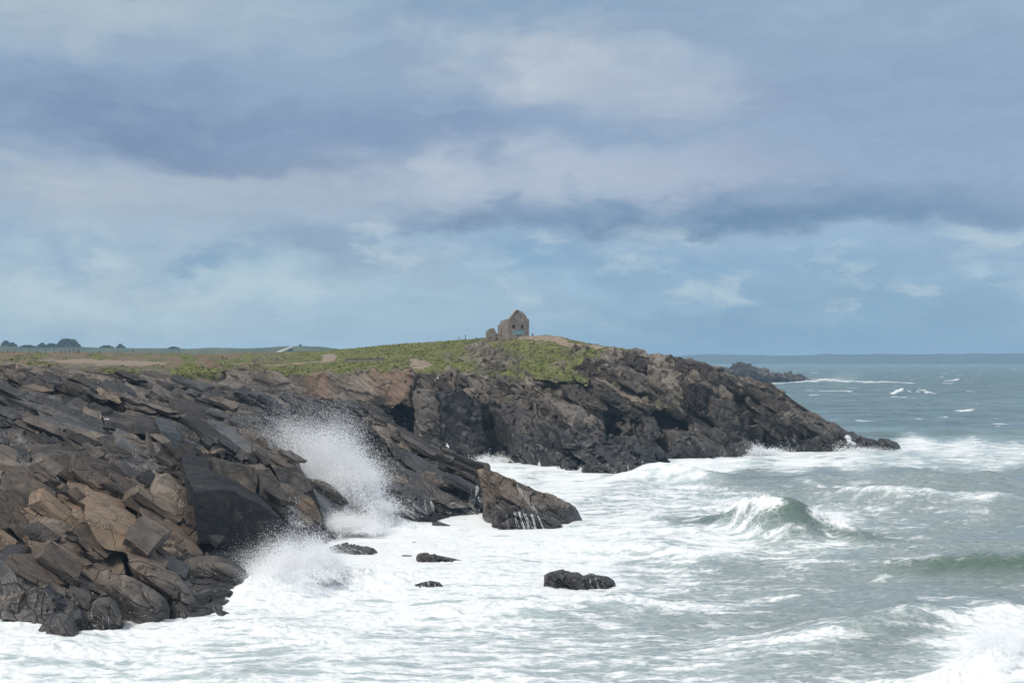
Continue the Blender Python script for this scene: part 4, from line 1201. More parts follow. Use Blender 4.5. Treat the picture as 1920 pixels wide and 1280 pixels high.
rock('boulder', 'long brown hump of rock running down to the water behind the oval boulder',
     [(238, 1054), (262, 1050), (300, 1064), (332, 1078), (352, 1096), (372, 1130), (392, 1154), (368, 1160), (330, 1158), (318, 1130), (290, 1104), (255, 1082)],
     114, 3.0, rock_near, LB, amps=(0.4, 0.18, 0.08), seed=89, bev=2.2, scale=1.1, ochre=0.45, tone=0.04)
rock('boulder', 'dark smooth boulder with a tan top jammed under the black cliff block',
     [(330, 1060), (345, 1048), (372, 1040), (405, 1040), (438, 1052), (460, 1068), (471, 1086), (466, 1106), (440, 1114), (405, 1110), (365, 1098), (338, 1082)],
     124, 3.0, rock_near, LB, amps=(0.25, 0.12, 0.05), seed=90, bev=1.8, scale=1.4, tone=-0.08, ochre=0.2, foot=False)
rock('block_rock', 'black rock rib with ragged end at the water under the dark smooth boulder',
     [(365, 1100), (390, 1100), (410, 1118), (426, 1136), (420, 1146), (395, 1142), (378, 1128)],
     117.5, 2.0, rock_wet, LB, amps=(0.4, 0.2, 0.08), seed=91, scale=0.7)
rock('surf_rock', 'little dark rock alone in the white foam at the cliff foot', [(404, 1156), (406, 1143), (420, 1144), (434, 1150), (441, 1154), (425, 1158)],
     111.2, 0.8, rock_wet, LB, amps=(0.15, 0.08, 0.04), seed=92, scale=0.5, M=120, R=26)
rock('headland_rock', 'dark pyramid of rock standing just off the tip of the headland',
     [(1644, 840), (1645, 826), (1650, 821), (1668, 824), (1682, 832), (1698, 842), (1703, 846), (1680, 847), (1655, 846)],
     318, 4.0, rock_wet, HB, amps=(0.7, 0.3, 0.1), seed=94, M=160, R=30)
rock('headland_rock', 'low black reef off the front of the headland where the foam breaks', [(1432, 853), (1446, 847), (1462, 845), (1480, 850), (1470, 854), (1450, 855)],
     300, 2.0, rock_wet, HB, amps=(0.4, 0.2, 0.1), seed=95, M=120, R=24)
rock('headland_rock', 'black flat ledge in the foam at the foot of the wide shelf of the headland',
     [(1084, 884), (1095, 872), (1130, 872), (1170, 870), (1205, 874), (1219, 883), (1190, 887), (1130, 887)],
     253, 4.0, rock_wet, HB, amps=(0.7, 0.35, 0.1), seed=96, foam=[([(1138, 872), (1155, 886)], 2.5), ([(1176, 872), (1182, 884)], 1.5)])
rock('headland_rock', 'thin dark reef trailing off the right end of the wide shelf', [(1232, 860), (1250, 858), (1268, 864), (1283, 869), (1260, 868)],
     277, 2.0, rock_wet, HB, amps=(0.3, 0.2, 0.1), seed=97, M=120, R=24)
rock('islet', 'dark rocky islet with a long low tail far out beyond the headland',
     [(1300, 722), (1320, 695), (1340, 688), (1366, 690), (1372, 686), (1384, 678), (1391, 678), (1400, 682), (1406, 681), (1414, 688), (1430, 694), (1450, 702), (1462, 706), (1468, 701), (1474, 704), (1488, 704), (1498, 706), (1506, 703), (1518, 708), (1525, 714), (1500, 718), (1450, 717), (1400, 722)],
     1300, 28, rock_far, HB, amps=(2.2, 2.0, 0.9), seed=98, scale=4.0, cat='islet', R=60, M=320, tone=-0.12)

# ------------------------------------------------------------------ the sea
gx = np.concatenate([np.arange(-1500, -60, 9.0), np.arange(-60, 1985, 1.6), np.arange(1985, 3400, 9.0)])
ypx = [1480.0]
while ypx[-1] > HZ + 6.0:
    y = ypx[-1]
    ypx.append(y - (4.0 if y > 1300 else (1.1 if y > 800 else (0.75 if y > 720 else 0.45))))
ypx = np.array(ypx)
SX, SY = np.meshgrid(gx, ypx)
D0 = sea_d(SY)
WX = (SX - 960) / F * D0
WY = D0
pts = np.stack([WX.ravel(), WY.ravel(), np.zeros(WX.size)], 1)
rowstep = np.abs(np.gradient(D0, axis=0))
def wave_w(lam): return 1 - sstep(0.25, 0.6, rowstep / lam)
warp = fbm(pts / 38.0, 3, 101).reshape(SX.shape)
h = np.zeros(SX.shape)
for lam, A, ang, sd in ((46, 0.55, 0.10, 1), (27, 0.34, -0.16, 2), (15, 0.20, 0.22, 3)):
    ph = 2 * math.pi * (WY * math.cos(ang) + WX * math.sin(ang)) / lam + warp * 4.5 + sd
    grp = 0.55 + 0.6 * fbm(pts / (lam * 3.0), 2, 110 + sd).reshape(SX.shape)
    h += A * grp * (1 - 2 * np.abs(np.sin(ph / 2)) ** 0.9 + 0.25) * wave_w(lam)
for lam, A, sd in ((9.0, 0.34, 5), (4.6, 0.20, 6), (2.3, 0.11, 7), (1.1, 0.055, 8)):
    q = pts * np.array([0.55, 1.0, 1]) / lam
    q = q + 0.5 * perlin(pts / (lam * 2.5), 130 + sd)[:, None]
    h += A * (0.55 - 2 * np.abs(perlin(q, 120 + sd))).reshape(SX.shape) * wave_w(lam * 1.5)
calm = 0.28 + 0.72 * sstep(60, 160, np.hypot(SX - 760, (SY - 1010) * 1.6))
h *= calm * (1 + 0.7 * sstep(1080, 1300, SX) * sstep(320, 240, D0))
h -= 0.2 * (1 - calm)

def crest(pts_c, wf, wb, rough=0.35, seed=1):
    """a breaking crest given as (px, py of the lip, height)"""
    global h
    a = np.array(pts_c, float)
    d = sea_d(a[:, 1], a[:, 2])
    xw = (a[:, 0] - 960) / F * d
    o = np.argsort(xw)
    xs, ds, hs = xw[o], d[o], a[o, 2]
    step_ = (xs[-1] - xs[0]) / 400
    fx_ = np.linspace(xs[0], xs[-1], 401)
    sg = max(1.5, 2.2 / step_) if wf < 10 else 4
    ds = gauss1(np.interp(fx_, xs, ds)[None], sg, 1)[0]
    hs = gauss1(np.interp(fx_, xs, hs)[None], sg * 0.5, 1)[0]
    xs = fx_
    yc = np.interp(WX, xs, ds)
    nz = fbm(np.stack([WX.ravel() / 7, WY.ravel() / 20, np.full(WX.size, seed)], 1), 3, 140 + seed).reshape(SX.shape)
    yc = yc + nz * 1.2
    ends = sstep(xs[0] - 5, xs[0] + 2, WX) * sstep(xs[-1] + 5, xs[-1] - 2, WX)
    hh = np.interp(WX, xs, hs) * ends * (1 + rough * nz)
    dy = WY - yc
    prof = np.where(dy < 0, np.exp(-np.abs(dy / wf) ** 1.5), np.exp(-np.abs(dy / wb) ** 1.7))
    h = np.maximum(h, 0) * (1 - prof) + np.minimum(h, 0) * (1 - prof) + hh * prof + h * 0.55 * prof
    return np.exp(-((dy + 0.3 * wf) / (wf * 0.7)) ** 2) * ends * sstep(0.5, 2.0, hh), np.exp(-((dy) / (wf * 0.5)) ** 2) * ends

pools = np.zeros(SX.shape)
for qx, qy, rx, ry in ((838, 1052, 70, 16), (763, 1048, 26, 12), (785, 1024, 26, 9), (838, 992, 34, 10), (660, 1036, 60, 16), (802, 1106, 44, 14), (1090, 1096, 80, 20), (990, 994, 85, 18), (600, 1022, 30, 12), (1150, 884, 80, 8), (1670, 846, 40, 6)):
    pools = np.maximum(pools, sstep(1.6, 0.7, np.hypot((SX - qx) / rx, (SY - qy) / ry)))
lip = np.zeros(SX.shape)
green = np.zeros(SX.shape)
CR = [([(1090, 908, .2), (1150, 893, 1.0), (1205, 872, 2.4), (1240, 862, 3.2), (1290, 876, 2.4), (1380, 888, 2.0), (1460, 893, 1.6), (1560, 887, 2.3), (1700, 885, 2.5), (1800, 892, 1.9), (1990, 900, 1.2)], 6, 10, 0.3, 0.0, 1),
      ([(1120, 985, .2), (1240, 965, 1.0), (1320, 953, 1.7), (1365, 936, 3.4), (1405, 924, 5.0), (1450, 924, 4.7), (1490, 940, 3.0), (1545, 953, 4.3), (1600, 985, 1.8), (1680, 1000, 1.0), (1780, 1012, .5)], 4.5, 8, 0.25, 0.8, 2),
      ([(1540, 1060, .1), (1640, 1050, 1.0), (1760, 1040, 1.7), (1880, 1020, 2.8), (2000, 1026, 2.2)], 3.0, 7, 0.2, 0.9, 3),
      ([(1755, 1300, .3), (1810, 1250, 1.2), (1868, 1212, 2.2), (1930, 1182, 2.9), (2090, 1145, 3.4)], 6, 5, 0.45, 0.0, 4),
      ([(370, 1180, .3), (440, 1165, 1.0), (500, 1160, 1.2), (560, 1182, .8), (660, 1210, .3)], 4, 7, 0.3, 0.3, 5),
      ([(-200, 1215, .6), (0, 1208, .9), (100, 1196, 1.0), (190, 1220, .5)], 3.5, 6, 0.3, 0.3, 6),
      ([(430, 1118, .4), (480, 1092, 1.0), (540, 1072, 1.5), (600, 1062, 1.4), (660, 1068, 1.0), (740, 1084, .4)], 7.5, 4.5, 0.9, 0.0, 7),
      ([(590, 960, .4), (640, 938, 2.0), (690, 940, 2.4), (725, 955, 1.2), (780, 985, .4)], 5.5, 7, 0.5, 0.0, 8),
      ([(1440, 719, .4), (1510, 714, 2.4), (1545, 711, 3.8), (1600, 714, 2.2), (1665, 715, 2.0), (1720, 718, .4)], 22, 40, 0.4, 0.0, 9),
      ([(1672, 738, .4), (1690, 729, 2.2), (1706, 731, 1.8), (1722, 727, 2.4), (1750, 737, .5)], 16, 22, 0.5, 0.2, 10),
      ([(1772, 714, .5), (1800, 710, 2.2), (1845, 715, .5)], 22, 30, 0.5, 0.0, 11),
      ([(1480, 905, .4), (1640, 922, 1.7), (1740, 917, 2.0), (1900, 932, 1.5), (2000, 935, 1.2)], 5, 9, 0.4, 0.0, 12),
      ([(960, 1032, .2), (1080, 1016, .8), (1200, 1012, 1.1), (1320, 1026, .9), (1440, 1050, .3)], 4, 8, 0.3, 0.25, 14),
      ([(680, 1156, .2), (860, 1138, .8), (1040, 1122, 1.0), (1200, 1120, .9), (1340, 1132, .3)], 3.5, 7, 0.3, 0.2, 15),
      ([(1420, 1210, .3), (1560, 1178, 1.3), (1700, 1148, 1.6), (1900, 1130, 1.2)], 4, 8, 0.3, 0.2, 13)]
for c, wf, wb, rg, gr, sd in CR:
    face, lp = crest(c, wf, wb, rg, sd)
    green = np.maximum(green, gr * face)
    if sd == 2:
        lp = lp * np.maximum(sstep(1330, 1375, SX) * sstep(1490, 1440, SX), 0.9 * sstep(1505, 1535, SX) * sstep(1625, 1580, SX))
    if sd == 1:
        lp = lp * sstep(1290, 1240, SX)
    lip = np.maximum(lip, lp * (1 if sd in (2, 4, 7, 8, 9, 10, 11) else 0.35))

# foam coverage, spread from sparse readings (px, py, cover)
CV = np.array([(1500, 690, .02), (1900, 690, .02), (1700, 700, .03), (1600, 722, .03), (1900, 730, .03), (1700, 760, .05), (1900, 780, .06), (1600, 770, .05), (1750, 800, .08), (1900, 800, .16), (1650, 805, .06),
    (1720, 830, .98), (1800, 838, .92), (1900, 845, .85), (1900, 815, .45), (1780, 812, .35), (1850, 868, .75), (1700, 866, .75), (1500, 864, .95), (1350, 868, .95), (1300, 862, 1), (1580, 862, .9),
    (1400, 905, .22), (1550, 897, .12), (1700, 895, .12), (1900, 900, .15), (1900, 945, .2), (1700, 935, .35), (1560, 925, .35), (1800, 915, .15), (1480, 912, .2),
    (1240, 875, .75), (1180, 915, .6), (1130, 950, .62), (1050, 905, .85), (950, 880, .95), (880, 873, 1), (1000, 898, .7), (1100, 893, .9),
    (1300, 960, .62), (1400, 950, .8), (1545, 980, .9), (1480, 1000, .5), (1650, 985, .4), (1800, 990, .28), (1900, 985, .25), (1820, 965, .45),
    (1200, 990, .8), (1350, 1015, .75), (1200, 1060, .62), (1400, 1070, .42), (1600, 1085, .36), (1800, 1085, .3), (1900, 1050, .2),
    (1000, 1005, .97), (800, 1000, 1), (700, 990, 1), (650, 960, 1), (900, 1030, .92), (750, 1065, .97), (950, 1085, .88), (1050, 1110, .92), (1100, 1060, .9),
    (600, 1090, 1.0), (520, 1110, 1.0), (700, 1130, .85), (900, 1150, .75), (1100, 1150, .6), (1300, 1150, .5), (1500, 1150, .42), (1700, 1160, .38), (1900, 1110, .3),
    (500, 1190, .72), (300, 1190, .92), (100, 1210, .85), (0, 1170, 1), (200, 1250, .72), (500, 1245, .68), (700, 1230, .75), (900, 1240, .75), (1100, 1230, .66), (1300, 1220, .62), (1500, 1230, .55), (1650, 1200, .42),
    (1700, 1270, .6), (1870, 1235, 1), (1900, 1200, 1), (1300, 1270, .7), (1000, 1275, .7), (100, 1275, .75), (-200, 1200, .8), (2100, 1000, .3), (2100, 1200, .7), (2100, 760, .05), (1480, 735, .04), (1460, 715, .3), (1590, 716, .6)])
num = np.zeros(SX.shape)
den = np.zeros(SX.shape)
yk = 2.4
for x, y, c in CV:
    w = 1.0 / (((SX - x)) ** 2 + (yk * (SY - y)) ** 2 + 500) ** 1.7
    num += w * c
    den += w
cov = num / den - 0.02 * sstep(900, 1150, SX) * sstep(900, 960, SY) - 0.07 * sstep(1090, 1180, SY) * sstep(1800, 1700, SX) - 0.05 * sstep(700, 800, SX) * sstep(1030, 1060, SY)
cov = cov * (1 - 0.8 * green) + 0.75 * lip
# foam streaks follow the swell: warped, drawn-out noise
fq = pts * np.array([0.16, 0.55, 1]) + 0.9 * np.stack([perlin(pts / 14, 151), perlin(pts / 14, 152), np.zeros(len(pts))], 1)
fs = fbm(fq, 5, 160, 0.58).reshape(SX.shape)
lace = (1 - np.abs(fbm(pts * np.array([0.22, 0.6, 1]) + 0.6 * perlin(pts / 6, 155)[:, None], 4, 170, 0.55))).reshape(SX.shape)
fine_ok = wave_w(3.0)
raw = (0.5 + 0.42 * fs) * 0.65 + (lace - 0.25) * 0.5 * fine_ok + 0.1 * (1 - fine_ok)
foam = sstep(1.10 - 0.92 * cov - 0.34, 1.10 - 0.92 * cov + 0.34, raw)
# scattered whitecaps further out
wc = fbm(pts * np.array([0.045, 0.02, 1]), 3, 180, 0.6).reshape(SX.shape)
foam = np.maximum(foam, sstep(0.62, 0.85, wc) * (SY < 800) * (SY > 678) * 0.9)
foam = np.maximum(foam, sstep(0.45, 0.8, lip))
h += 0.16 * foam * wave_w(1.2) * fbm(pts * 0.9, 4, 190).reshape(SX.shape)
h += lip * 0.6 * wave_w(2.0) * fbm(pts * 0.6, 5, 193, 0.6).reshape(SX.shape)
h = h * (1 - 0.6 * pools) + 0.10 * pools
sea_me = raw_mesh('sea', np.stack([WX, WY, h], -1).reshape(-1, 3), grid_faces(*SX.shape), True)
set_attr(sea_me, 'f', np.stack([np.clip(foam, 0, 1).ravel(), np.clip(cov, 0, 1).ravel(), np.clip(green, 0, 1).ravel()], 1))

m = NT('sea_water')
p = m.pos()
fo, cv, gr, _ = m.attr('f')
pd = m.n('ShaderNodeSeparateXYZ', {'Vector': p}).outputs[1]
far = m.mrange(pd, 260, 1500)
st = m.noise(m.vmath('MULTIPLY', p, (0.9, 2.6, 2.0)), 1.0, 7, 0.68, 0.6)
st2 = m.noise(m.vmath('MULTIPLY', p, (4.0, 7.0, 5.0)), 1.0, 4, 0.6)
mod = m.math('ADD', m.math('MULTIPLY', m.math('SUBTRACT', st, 0.5), 1.5), m.math('MULTIPLY', m.math('SUBTRACT', st2, 0.5), 0.5))
wisp = m.noise(m.vmath('ADD', m.vmath('MULTIPLY', p, (0.30, 2.0, 1.2)), m.vmath('MULTIPLY', m.noise(p, 0.12, 3, 0.5, out='Color'), (1.5, 5.0, 0))), 1.0, 6, 0.62)
mod = m.math('ADD', mod, m.math('MULTIPLY', m.math('SUBTRACT', wisp, 0.5), 1.6))
ff = m.mrange(m.math('ADD', fo, m.math('MULTIPLY', mod, m.mrange(pd, 150, 500, 0.72, 0.15))), 0.20, 0.92, 0, 1, False)
ff = m.math('POWER', ff, 1.15, clamp=True)
swell = m.noise(m.vmath('MULTIPLY', p, (0.010, 0.028, 1)), 1.0, 7, 0.6)
chopc = m.noise(m.vmath('MULTIPLY', p, (0.06, 0.10, 1)), 1.0, 8, 0.7)
deep = m.ramp(m.math('ADD', m.math('MULTIPLY', swell, 0.5), m.math('MULTIPLY', chopc, 0.5)), [(0.38, (0.060, 0.100, 0.102)), (0.5, (0.120, 0.185, 0.178)), (0.62, (0.20, 0.285, 0.265))])
near = m.ramp(st, [(0.35, (0.17, 0.215, 0.215)), (0.65, (0.29, 0.345, 0.34))])
w = m.mix(m.mrange(pd, 220, 420), near, deep)
w = m.mix(m.mrange(cv, 0.25, 0.85), w, (0.44, 0.525, 0.525))
w = m.mix(m.math('MULTIPLY', gr, 0.85), w, (0.055, 0.105, 0.072))
lw = m.vmath('ADD', m.vmath('MULTIPLY', p, (0.55, 1.0, 1)), m.vmath('MULTIPLY', m.noise(p, 0.35, 4, 0.6, out='Color'), (1.6, 1.6, 0)))
v1 = m.n('ShaderNodeTexVoronoi', {'Vector': lw, 'Scale': 0.75}, feature='DISTANCE_TO_EDGE').outputs['Distance']
v2 = m.n('ShaderNodeTexVoronoi', {'Vector': lw, 'Scale': 1.9}, feature='DISTANCE_TO_EDGE').outputs['Distance']
web = m.math('MAXIMUM', m.mrange(v1, 0.16, 0.0), m.math('MULTIPLY', m.mrange(v2, 0.14, 0.0), 0.7))
hole = m.math('MULTIPLY', m.mrange(v2, 0.10, 0.38), m.mrange(wisp, 0.35, 0.6))
mid = m.math('MULTIPLY', m.mrange(cv, 0.15, 0.5), m.mrange(pd, 330, 200))
ff = m.math('ADD', ff, m.math('MULTIPLY', m.math('MULTIPLY', web, mid), 0.24), clamp=True)
ff = m.math('SUBTRACT', ff, m.math('MULTIPLY', m.math('MULTIPLY', hole, mid), 0.42), clamp=True)
caps = m.noise(m.vmath('MULTIPLY', p, (0.10, 0.045, 1)), 1.0, 5, 0.62)
ff = m.math('MAXIMUM', ff, m.math('MULTIPLY', m.mrange(caps, 0.66, 0.72, 0, 0.9), m.mrange(pd, 340, 520)))
c = m.mix(ff, w, (0.84, 0.855, 0.855))
chop = m.math('ADD', m.noise(m.vmath('MULTIPLY', p, (0.22, 0.5, 1)), 1.0, 8, 0.62), m.math('MULTIPLY', st2, 0.08))
nm = m.bump(chop, m.mrange(pd, 120, 900, 0.35, 0.8), m.mrange(pd, 120, 1500, 0.8, 3.0))
rough = m.math('ADD', m.mrange(pd, 100, 1500, 0.16, 0.34), m.math('MULTIPLY', ff, 0.6), clamp=True)
sea = link('sea', sea_me, m.out(c, rough, nm, 0.5, IOR=1.33))
sea['kind'] = 'structure'

# ------------------------------------------------------------------ spray
m = NT('spray_water')
tr = m.n('ShaderNodeBsdfTranslucent', {'Color': (0.985, 0.988, 0.992)})
df = m.n('ShaderNodeBsdfDiffuse', {'Color': (0.985, 0.988, 0.992)})
mx = m.n('ShaderNodeMixShader', {0: 0.5, 1: df.outputs[0], 2: tr.outputs[0]})
m.t.links.new(mx.outputs[0], m.n('ShaderNodeOutputMaterial').inputs[0])
spray_mat = m.mat
TET = np.array([(1, 1, 1), (1, -1, -1), (-1, 1, -1), (-1, -1, 1)], float) / 1.73
TF = np.array([(0, 1, 2), (0, 3, 1), (0, 2, 3), (1, 3, 2)])


def droplets(name, label, pos, size):
    n = len(pos)
    q = rng.normal(size=(n, 4))
    q /= np.linalg.norm(q, axis=1, keepdims=True)
    w, x, y, z = q.T
    Rm = np.stack([1 - 2 * (y * y + z * z), 2 * (x * y - z * w), 2 * (x * z + y * w), 2 * (x * y + z * w), 1 - 2 * (x * x + z * z), 2 * (y * z - x * w),
                   2 * (x * z - y * w), 2 * (y * z + x * w), 1 - 2 * (x * x + y * y)], 1).reshape(n, 3, 3)
    base = np.array([pos[:, 0].mean(), pos[:, 1].mean(), 0.0])
    V = (pos - base)[:, None, :] + np.einsum('nij,kj->nki', Rm, TET) * size[:, None, None]
    Fc = (np.arange(n)[:, None, None] * 4 + TF[None]).reshape(-1, 3)
    me = raw_mesh(name, V.reshape(-1, 3), Fc, False, 3)
    o = link(name, me, spray_mat)
    o.location = base
    return tag(o, label, 'spray')


def burst(n, src0, src1, d, targets, spread=0.16, s0=0.075, s1=0.028, dd=2.5, tpow=0.8):
    """water thrown from a line (photo px) so that its jets top out near the targets (px, py, weight)"""
    sc = d / F
    a = P(src0[0], src0[1], d)
    b = P(src1[0], src1[1], d)
    tw = np.array([t[2] for t in targets], float)
    # each target becomes a family of clumps
    nj = 180
    ji = rng.choice(len(targets), nj, p=tw / tw.sum())
    u = rng.random(nj)
    org = a + (b - a) * u[:, None] + rng.normal(size=(nj, 3)) * np.array([0.6, dd * 0.6, 0.3])
    tx = np.array([targets[j][0] for j in ji]) + rng.normal(size=nj) * 16
    ty = np.array([targets[j][1] for j in ji]) + np.abs(rng.normal(size=nj)) * 38
    tgt = P(tx, ty, np.full(nj, d))
    hgt = np.maximum(0.4, tgt[:, 2] - org[:, 2])
    T = np.sqrt(2 * hgt / 9.8)
    vz = 9.8 * T
    vx = (tgt[:, 0] - org[:, 0]) / T
    vy = rng.normal(size=nj) * dd * 0.35
    k = rng.integers(0, nj, n)
    t = T[k] * (rng.random(n) ** tpow) * 1.12
    sp = (t / T[k]) * spread * (0.4 + hgt[k] * 0.16)
    off = rng.normal(size=(n, 3)) * sp[:, None] * np.array([1, 1, 1.0]) * (0.5 + rng.random(n)[:, None] * 1.5)
    pos = org[k] + np.stack([vx[k] * t, vy[k] * t, vz[k] * t - 4.9 * t * t], 1) + off
    size = (s0 + (s1 - s0) * np.clip(t / T[k], 0, 1)) * (0.5 + rng.random(n) ** 2 * 1.3)
    ok = pos[:, 2] > -0.3
    return pos[ok], size[ok]


p1, s1 = burst(230000, (600, 925), (700, 950), 172, [(496, 790, 1.2), (522, 796, 1.4), (550, 786, 1.4), (585, 796, 1.4), (628, 784, 1.5), (655, 818, 1.2), (685, 848, 1.2), (706, 878, 1.0), (545, 845, 1.6), (610, 845, 2.2), (650, 875, 2.4)], spread=0.75, s0=0.058, s1=0.020)
p2, s2 = burst(170000, (590, 965), (715, 965), 170, [(585, 915, 1), (605, 875, 1.2), (645, 865, 1.6), (685, 885, 1.5), (718, 930, 1), (620, 930, 1.0)], spread=0.8, s0=0.10, s1=0.03)
p3, s3 = burst(50000, (585, 985), (725, 1000), 163, [(600, 965, 1), (640, 955, 1), (680, 960, 1), (715, 968, 1), (650, 975, 1.5)], spread=0.7, s0=0.07, s1=0.03, dd=3.5)
droplets('spray_plume', 'great white plume of spray bursting up against the dark cliff shelf', np.vstack([p1, p2, p3]), np.concatenate([s1, s2, s3]))
p1, s1 = burst(200000, (452, 1125), (660, 1080), 124, [(470, 1070, 1), (500, 1045, 1.3), (540, 1015, 1.5), (570, 1010, 1.5), (600, 1018, 1.2), (640, 1040, 1), (520, 1060, 2)], spread=0.7, s0=0.055, s1=0.014, dd=3.5)
p2, s2 = burst(14000, (465, 1100), (540, 1040), 128, [(440, 1050, .6), (455, 1075, 1), (470, 1030, 1), (495, 1015, 1), (530, 1000, 1)], spread=0.9, s0=0.03, s1=0.018)
droplets('spray_plume', 'broad white burst of spray rolling in at the foot of the black overhanging block', np.vstack([p1, p2]), np.concatenate([s1, s2]))
p1, s1 = burst(14000, (515, 985), (545, 990), 150, [(514, 940, 1), (520, 955, 1), (530, 970, 1), (545, 982, .6)], spread=0.35, s0=0.06, s1=0.03, dd=0.5)
droplets('spray_plume', 'small white jet of water shooting up beside the reddish brown wedge block', p1, s1)
p1, s1 = burst(9000, (1010, 1085), (1150, 1085), 131, [(1000, 1068, 1), (1040, 1064, .8), (1100, 1066, 1), (1130, 1060, 1.2), (1150, 1064, 1)], spread=0.5, s0=0.04, s1=0.02)
droplets('spray_plume', 'thin veil of spray drifting behind the black rock awash in the open surf', p1, s1)
p1, s1 = burst(12000, (1396, 848), (1440, 850), 300, [(1395, 826, 1), (1405, 833, 1), (1420, 840, 1), (1460, 842, .6)], spread=0.6, s0=0.10, s1=0.06)
droplets('spray_plume', 'small splash climbing the cleft at the foot of the headland', p1, s1)
p1, s1 = burst(8000, (1560, 846), (1640, 846), 310, [(1570, 830, 1), (1590, 828, 1.2), (1610, 838, 1), (1640, 838, 1)], spread=0.6, s0=0.10, s1=0.05)
droplets('spray_plume', 'white splash among the low rocks at the tip of the headland', p1, s1)
p1, s1 = burst(8000, (905, 866), (945, 866), 280, [(912, 852, 1), (925, 850, 1.2), (938, 856, 1)], spread=0.6, s0=0.09, s1=0.05)
droplets('spray_plume', 'low splash at the back of the bay under the headland', p1, s1)
p1, s1 = burst(90000, (1770, 1290), (1980, 1200), 88, [(1815, 1236, 1), (1850, 1212, 1.2), (1888, 1190, 1.4), (1925, 1172, 1.4), (1955, 1170, 1), (1790, 1262, .8), (1865, 1242, 1.5), (1922, 1222, 1.5)], spread=0.45, s0=0.035, s1=0.010, dd=2.0)
droplets('spray_plume', 'white crash of spray on the nearest breaking wave, in the right foreground', p1, s1)
p1, s1 = burst(14000, (1345, 985), (1440, 945), 176, [(1370, 945, 1), (1390, 934, 1.4), (1410, 930, 1.4), (1440, 934, 1)], spread=0.35, s0=0.05, s1=0.025, dd=1.0)
droplets('spray_plume', 'curling white crest on the green breaker in the middle of the surf', p1, s1)
p1, s1 = burst(14000, (1510, 990), (1600, 992), 168, [(1530, 962, 1), (1545, 958, 1.4), (1560, 964, 1.2), (1590, 980, 1)], spread=0.35, s0=0.05, s1=0.025, dd=1.0)
droplets('spray_plume', 'triangular white crest just right of the green breaker', p1, s1)
p1, s1 = burst(14000, (1500, 719), (1620, 718), 1250, [(1520, 713, 1), (1545, 709, 1.6), (1570, 712, 1), (1600, 714, 1)], spread=0.6, s0=0.35, s1=0.2, dd=5)
droplets('spray_plume', 'line of white water breaking off the end of the far islet', p1, s1)

# ------------------------------------------------------------------ water running off the ledges
from mathutils.bvhtree import BVHTree


def drape(objs, lines, name, label):
    """thin sheets of running water that follow the rock they run over"""
    V, T, off = [], [], 0
    x0, x1 = min(p[0] for l, _ in lines for p in l) - 12, max(p[0] for l, _ in lines for p in l) + 12
    for ob in objs:
        me = ob.data
        co_ = np.empty(len(me.vertices) * 3, np.float32)
        me.vertices.foreach_get('co', co_)
        co_ = co_.reshape(-1, 3) + np.array(ob.location, np.float32)
        me.calc_loop_triangles()
        tr = np.empty(len(me.loop_triangles) * 3, np.int32)
        me.loop_triangles.foreach_get('vertices', tr)
        tr = tr.reshape(-1, 3)
        px_ = co_[:, 0] / np.maximum(co_[:, 1], 1) * F + 960
        okv = (px_ > x0) & (px_ < x1)
        tr = tr[okv[tr].all(1)]
        used, inv_ = np.unique(tr, return_inverse=True)
        V.append(co_[used])
        T.append(inv_.reshape(-1, 3) + off)
        off += len(used)
    tree_ = BVHTree.FromPolygons([tuple(v) for v in np.concatenate(V).tolist()], np.concatenate(T).tolist())
    o_ = Vector((0, 0, CAMZ))
    def hit(x, y):
        d_ = Vector(((x - 960) / F, 1.0, -(y - HZ) / F)).normalized()
        loc, nrm, _, _ = tree_.ray_cast(o_, d_)
        return None if loc is None else loc - d_ * 0.10
    r = np.random.default_rng(9)
    vs, fs = [], []
    for pts_, w in lines:
        a = np.array(pts_, float)
        L = np.concatenate([[0], np.cumsum(np.hypot(*np.diff(a, axis=0).T))])
        for strand in range(max(2, int(w * 2.2))):
            t = np.arange(0, L[-1], 1.3)
            X = np.interp(t, L, a[:, 0]) + r.normal() * w * 0.5 + np.cumsum(r.normal(size=len(t))) * 0.42
            Y = np.interp(t, L, a[:, 1]) + r.normal() * w * 0.25
            hw = w * (0.07 + 0.15 * r.random()) * (0.25 + 0.9 * np.abs(np.sin(t * 0.33 + r.random() * 6)) * r.random(len(t)) ** 0.4)
            prev = None
            for x, y, q in zip(X, Y, hw):
                A_, B_ = hit(x - q, y), hit(x + q, y)
                if A_ is None or B_ is None or (A_ - B_).length > 1.2:
                    prev = None
                    continue
                k = len(vs)
                vs += [tuple(A_), tuple((A_ + B_) / 2 + Vector((0, -0.05, 0.03))), tuple(B_)]
                if prev is not None and (Vector(vs[prev]) - A_).length < 1.5:
                    fs += [(prev, prev + 1, k + 1, k), (prev + 1, prev + 2, k + 2, k + 1)]
                prev = k
    ob = link(name, raw_mesh(name, np.array(vs), np.array(fs), True), spray_mat)
    return tag(ob, label, 'water', kind='stuff')


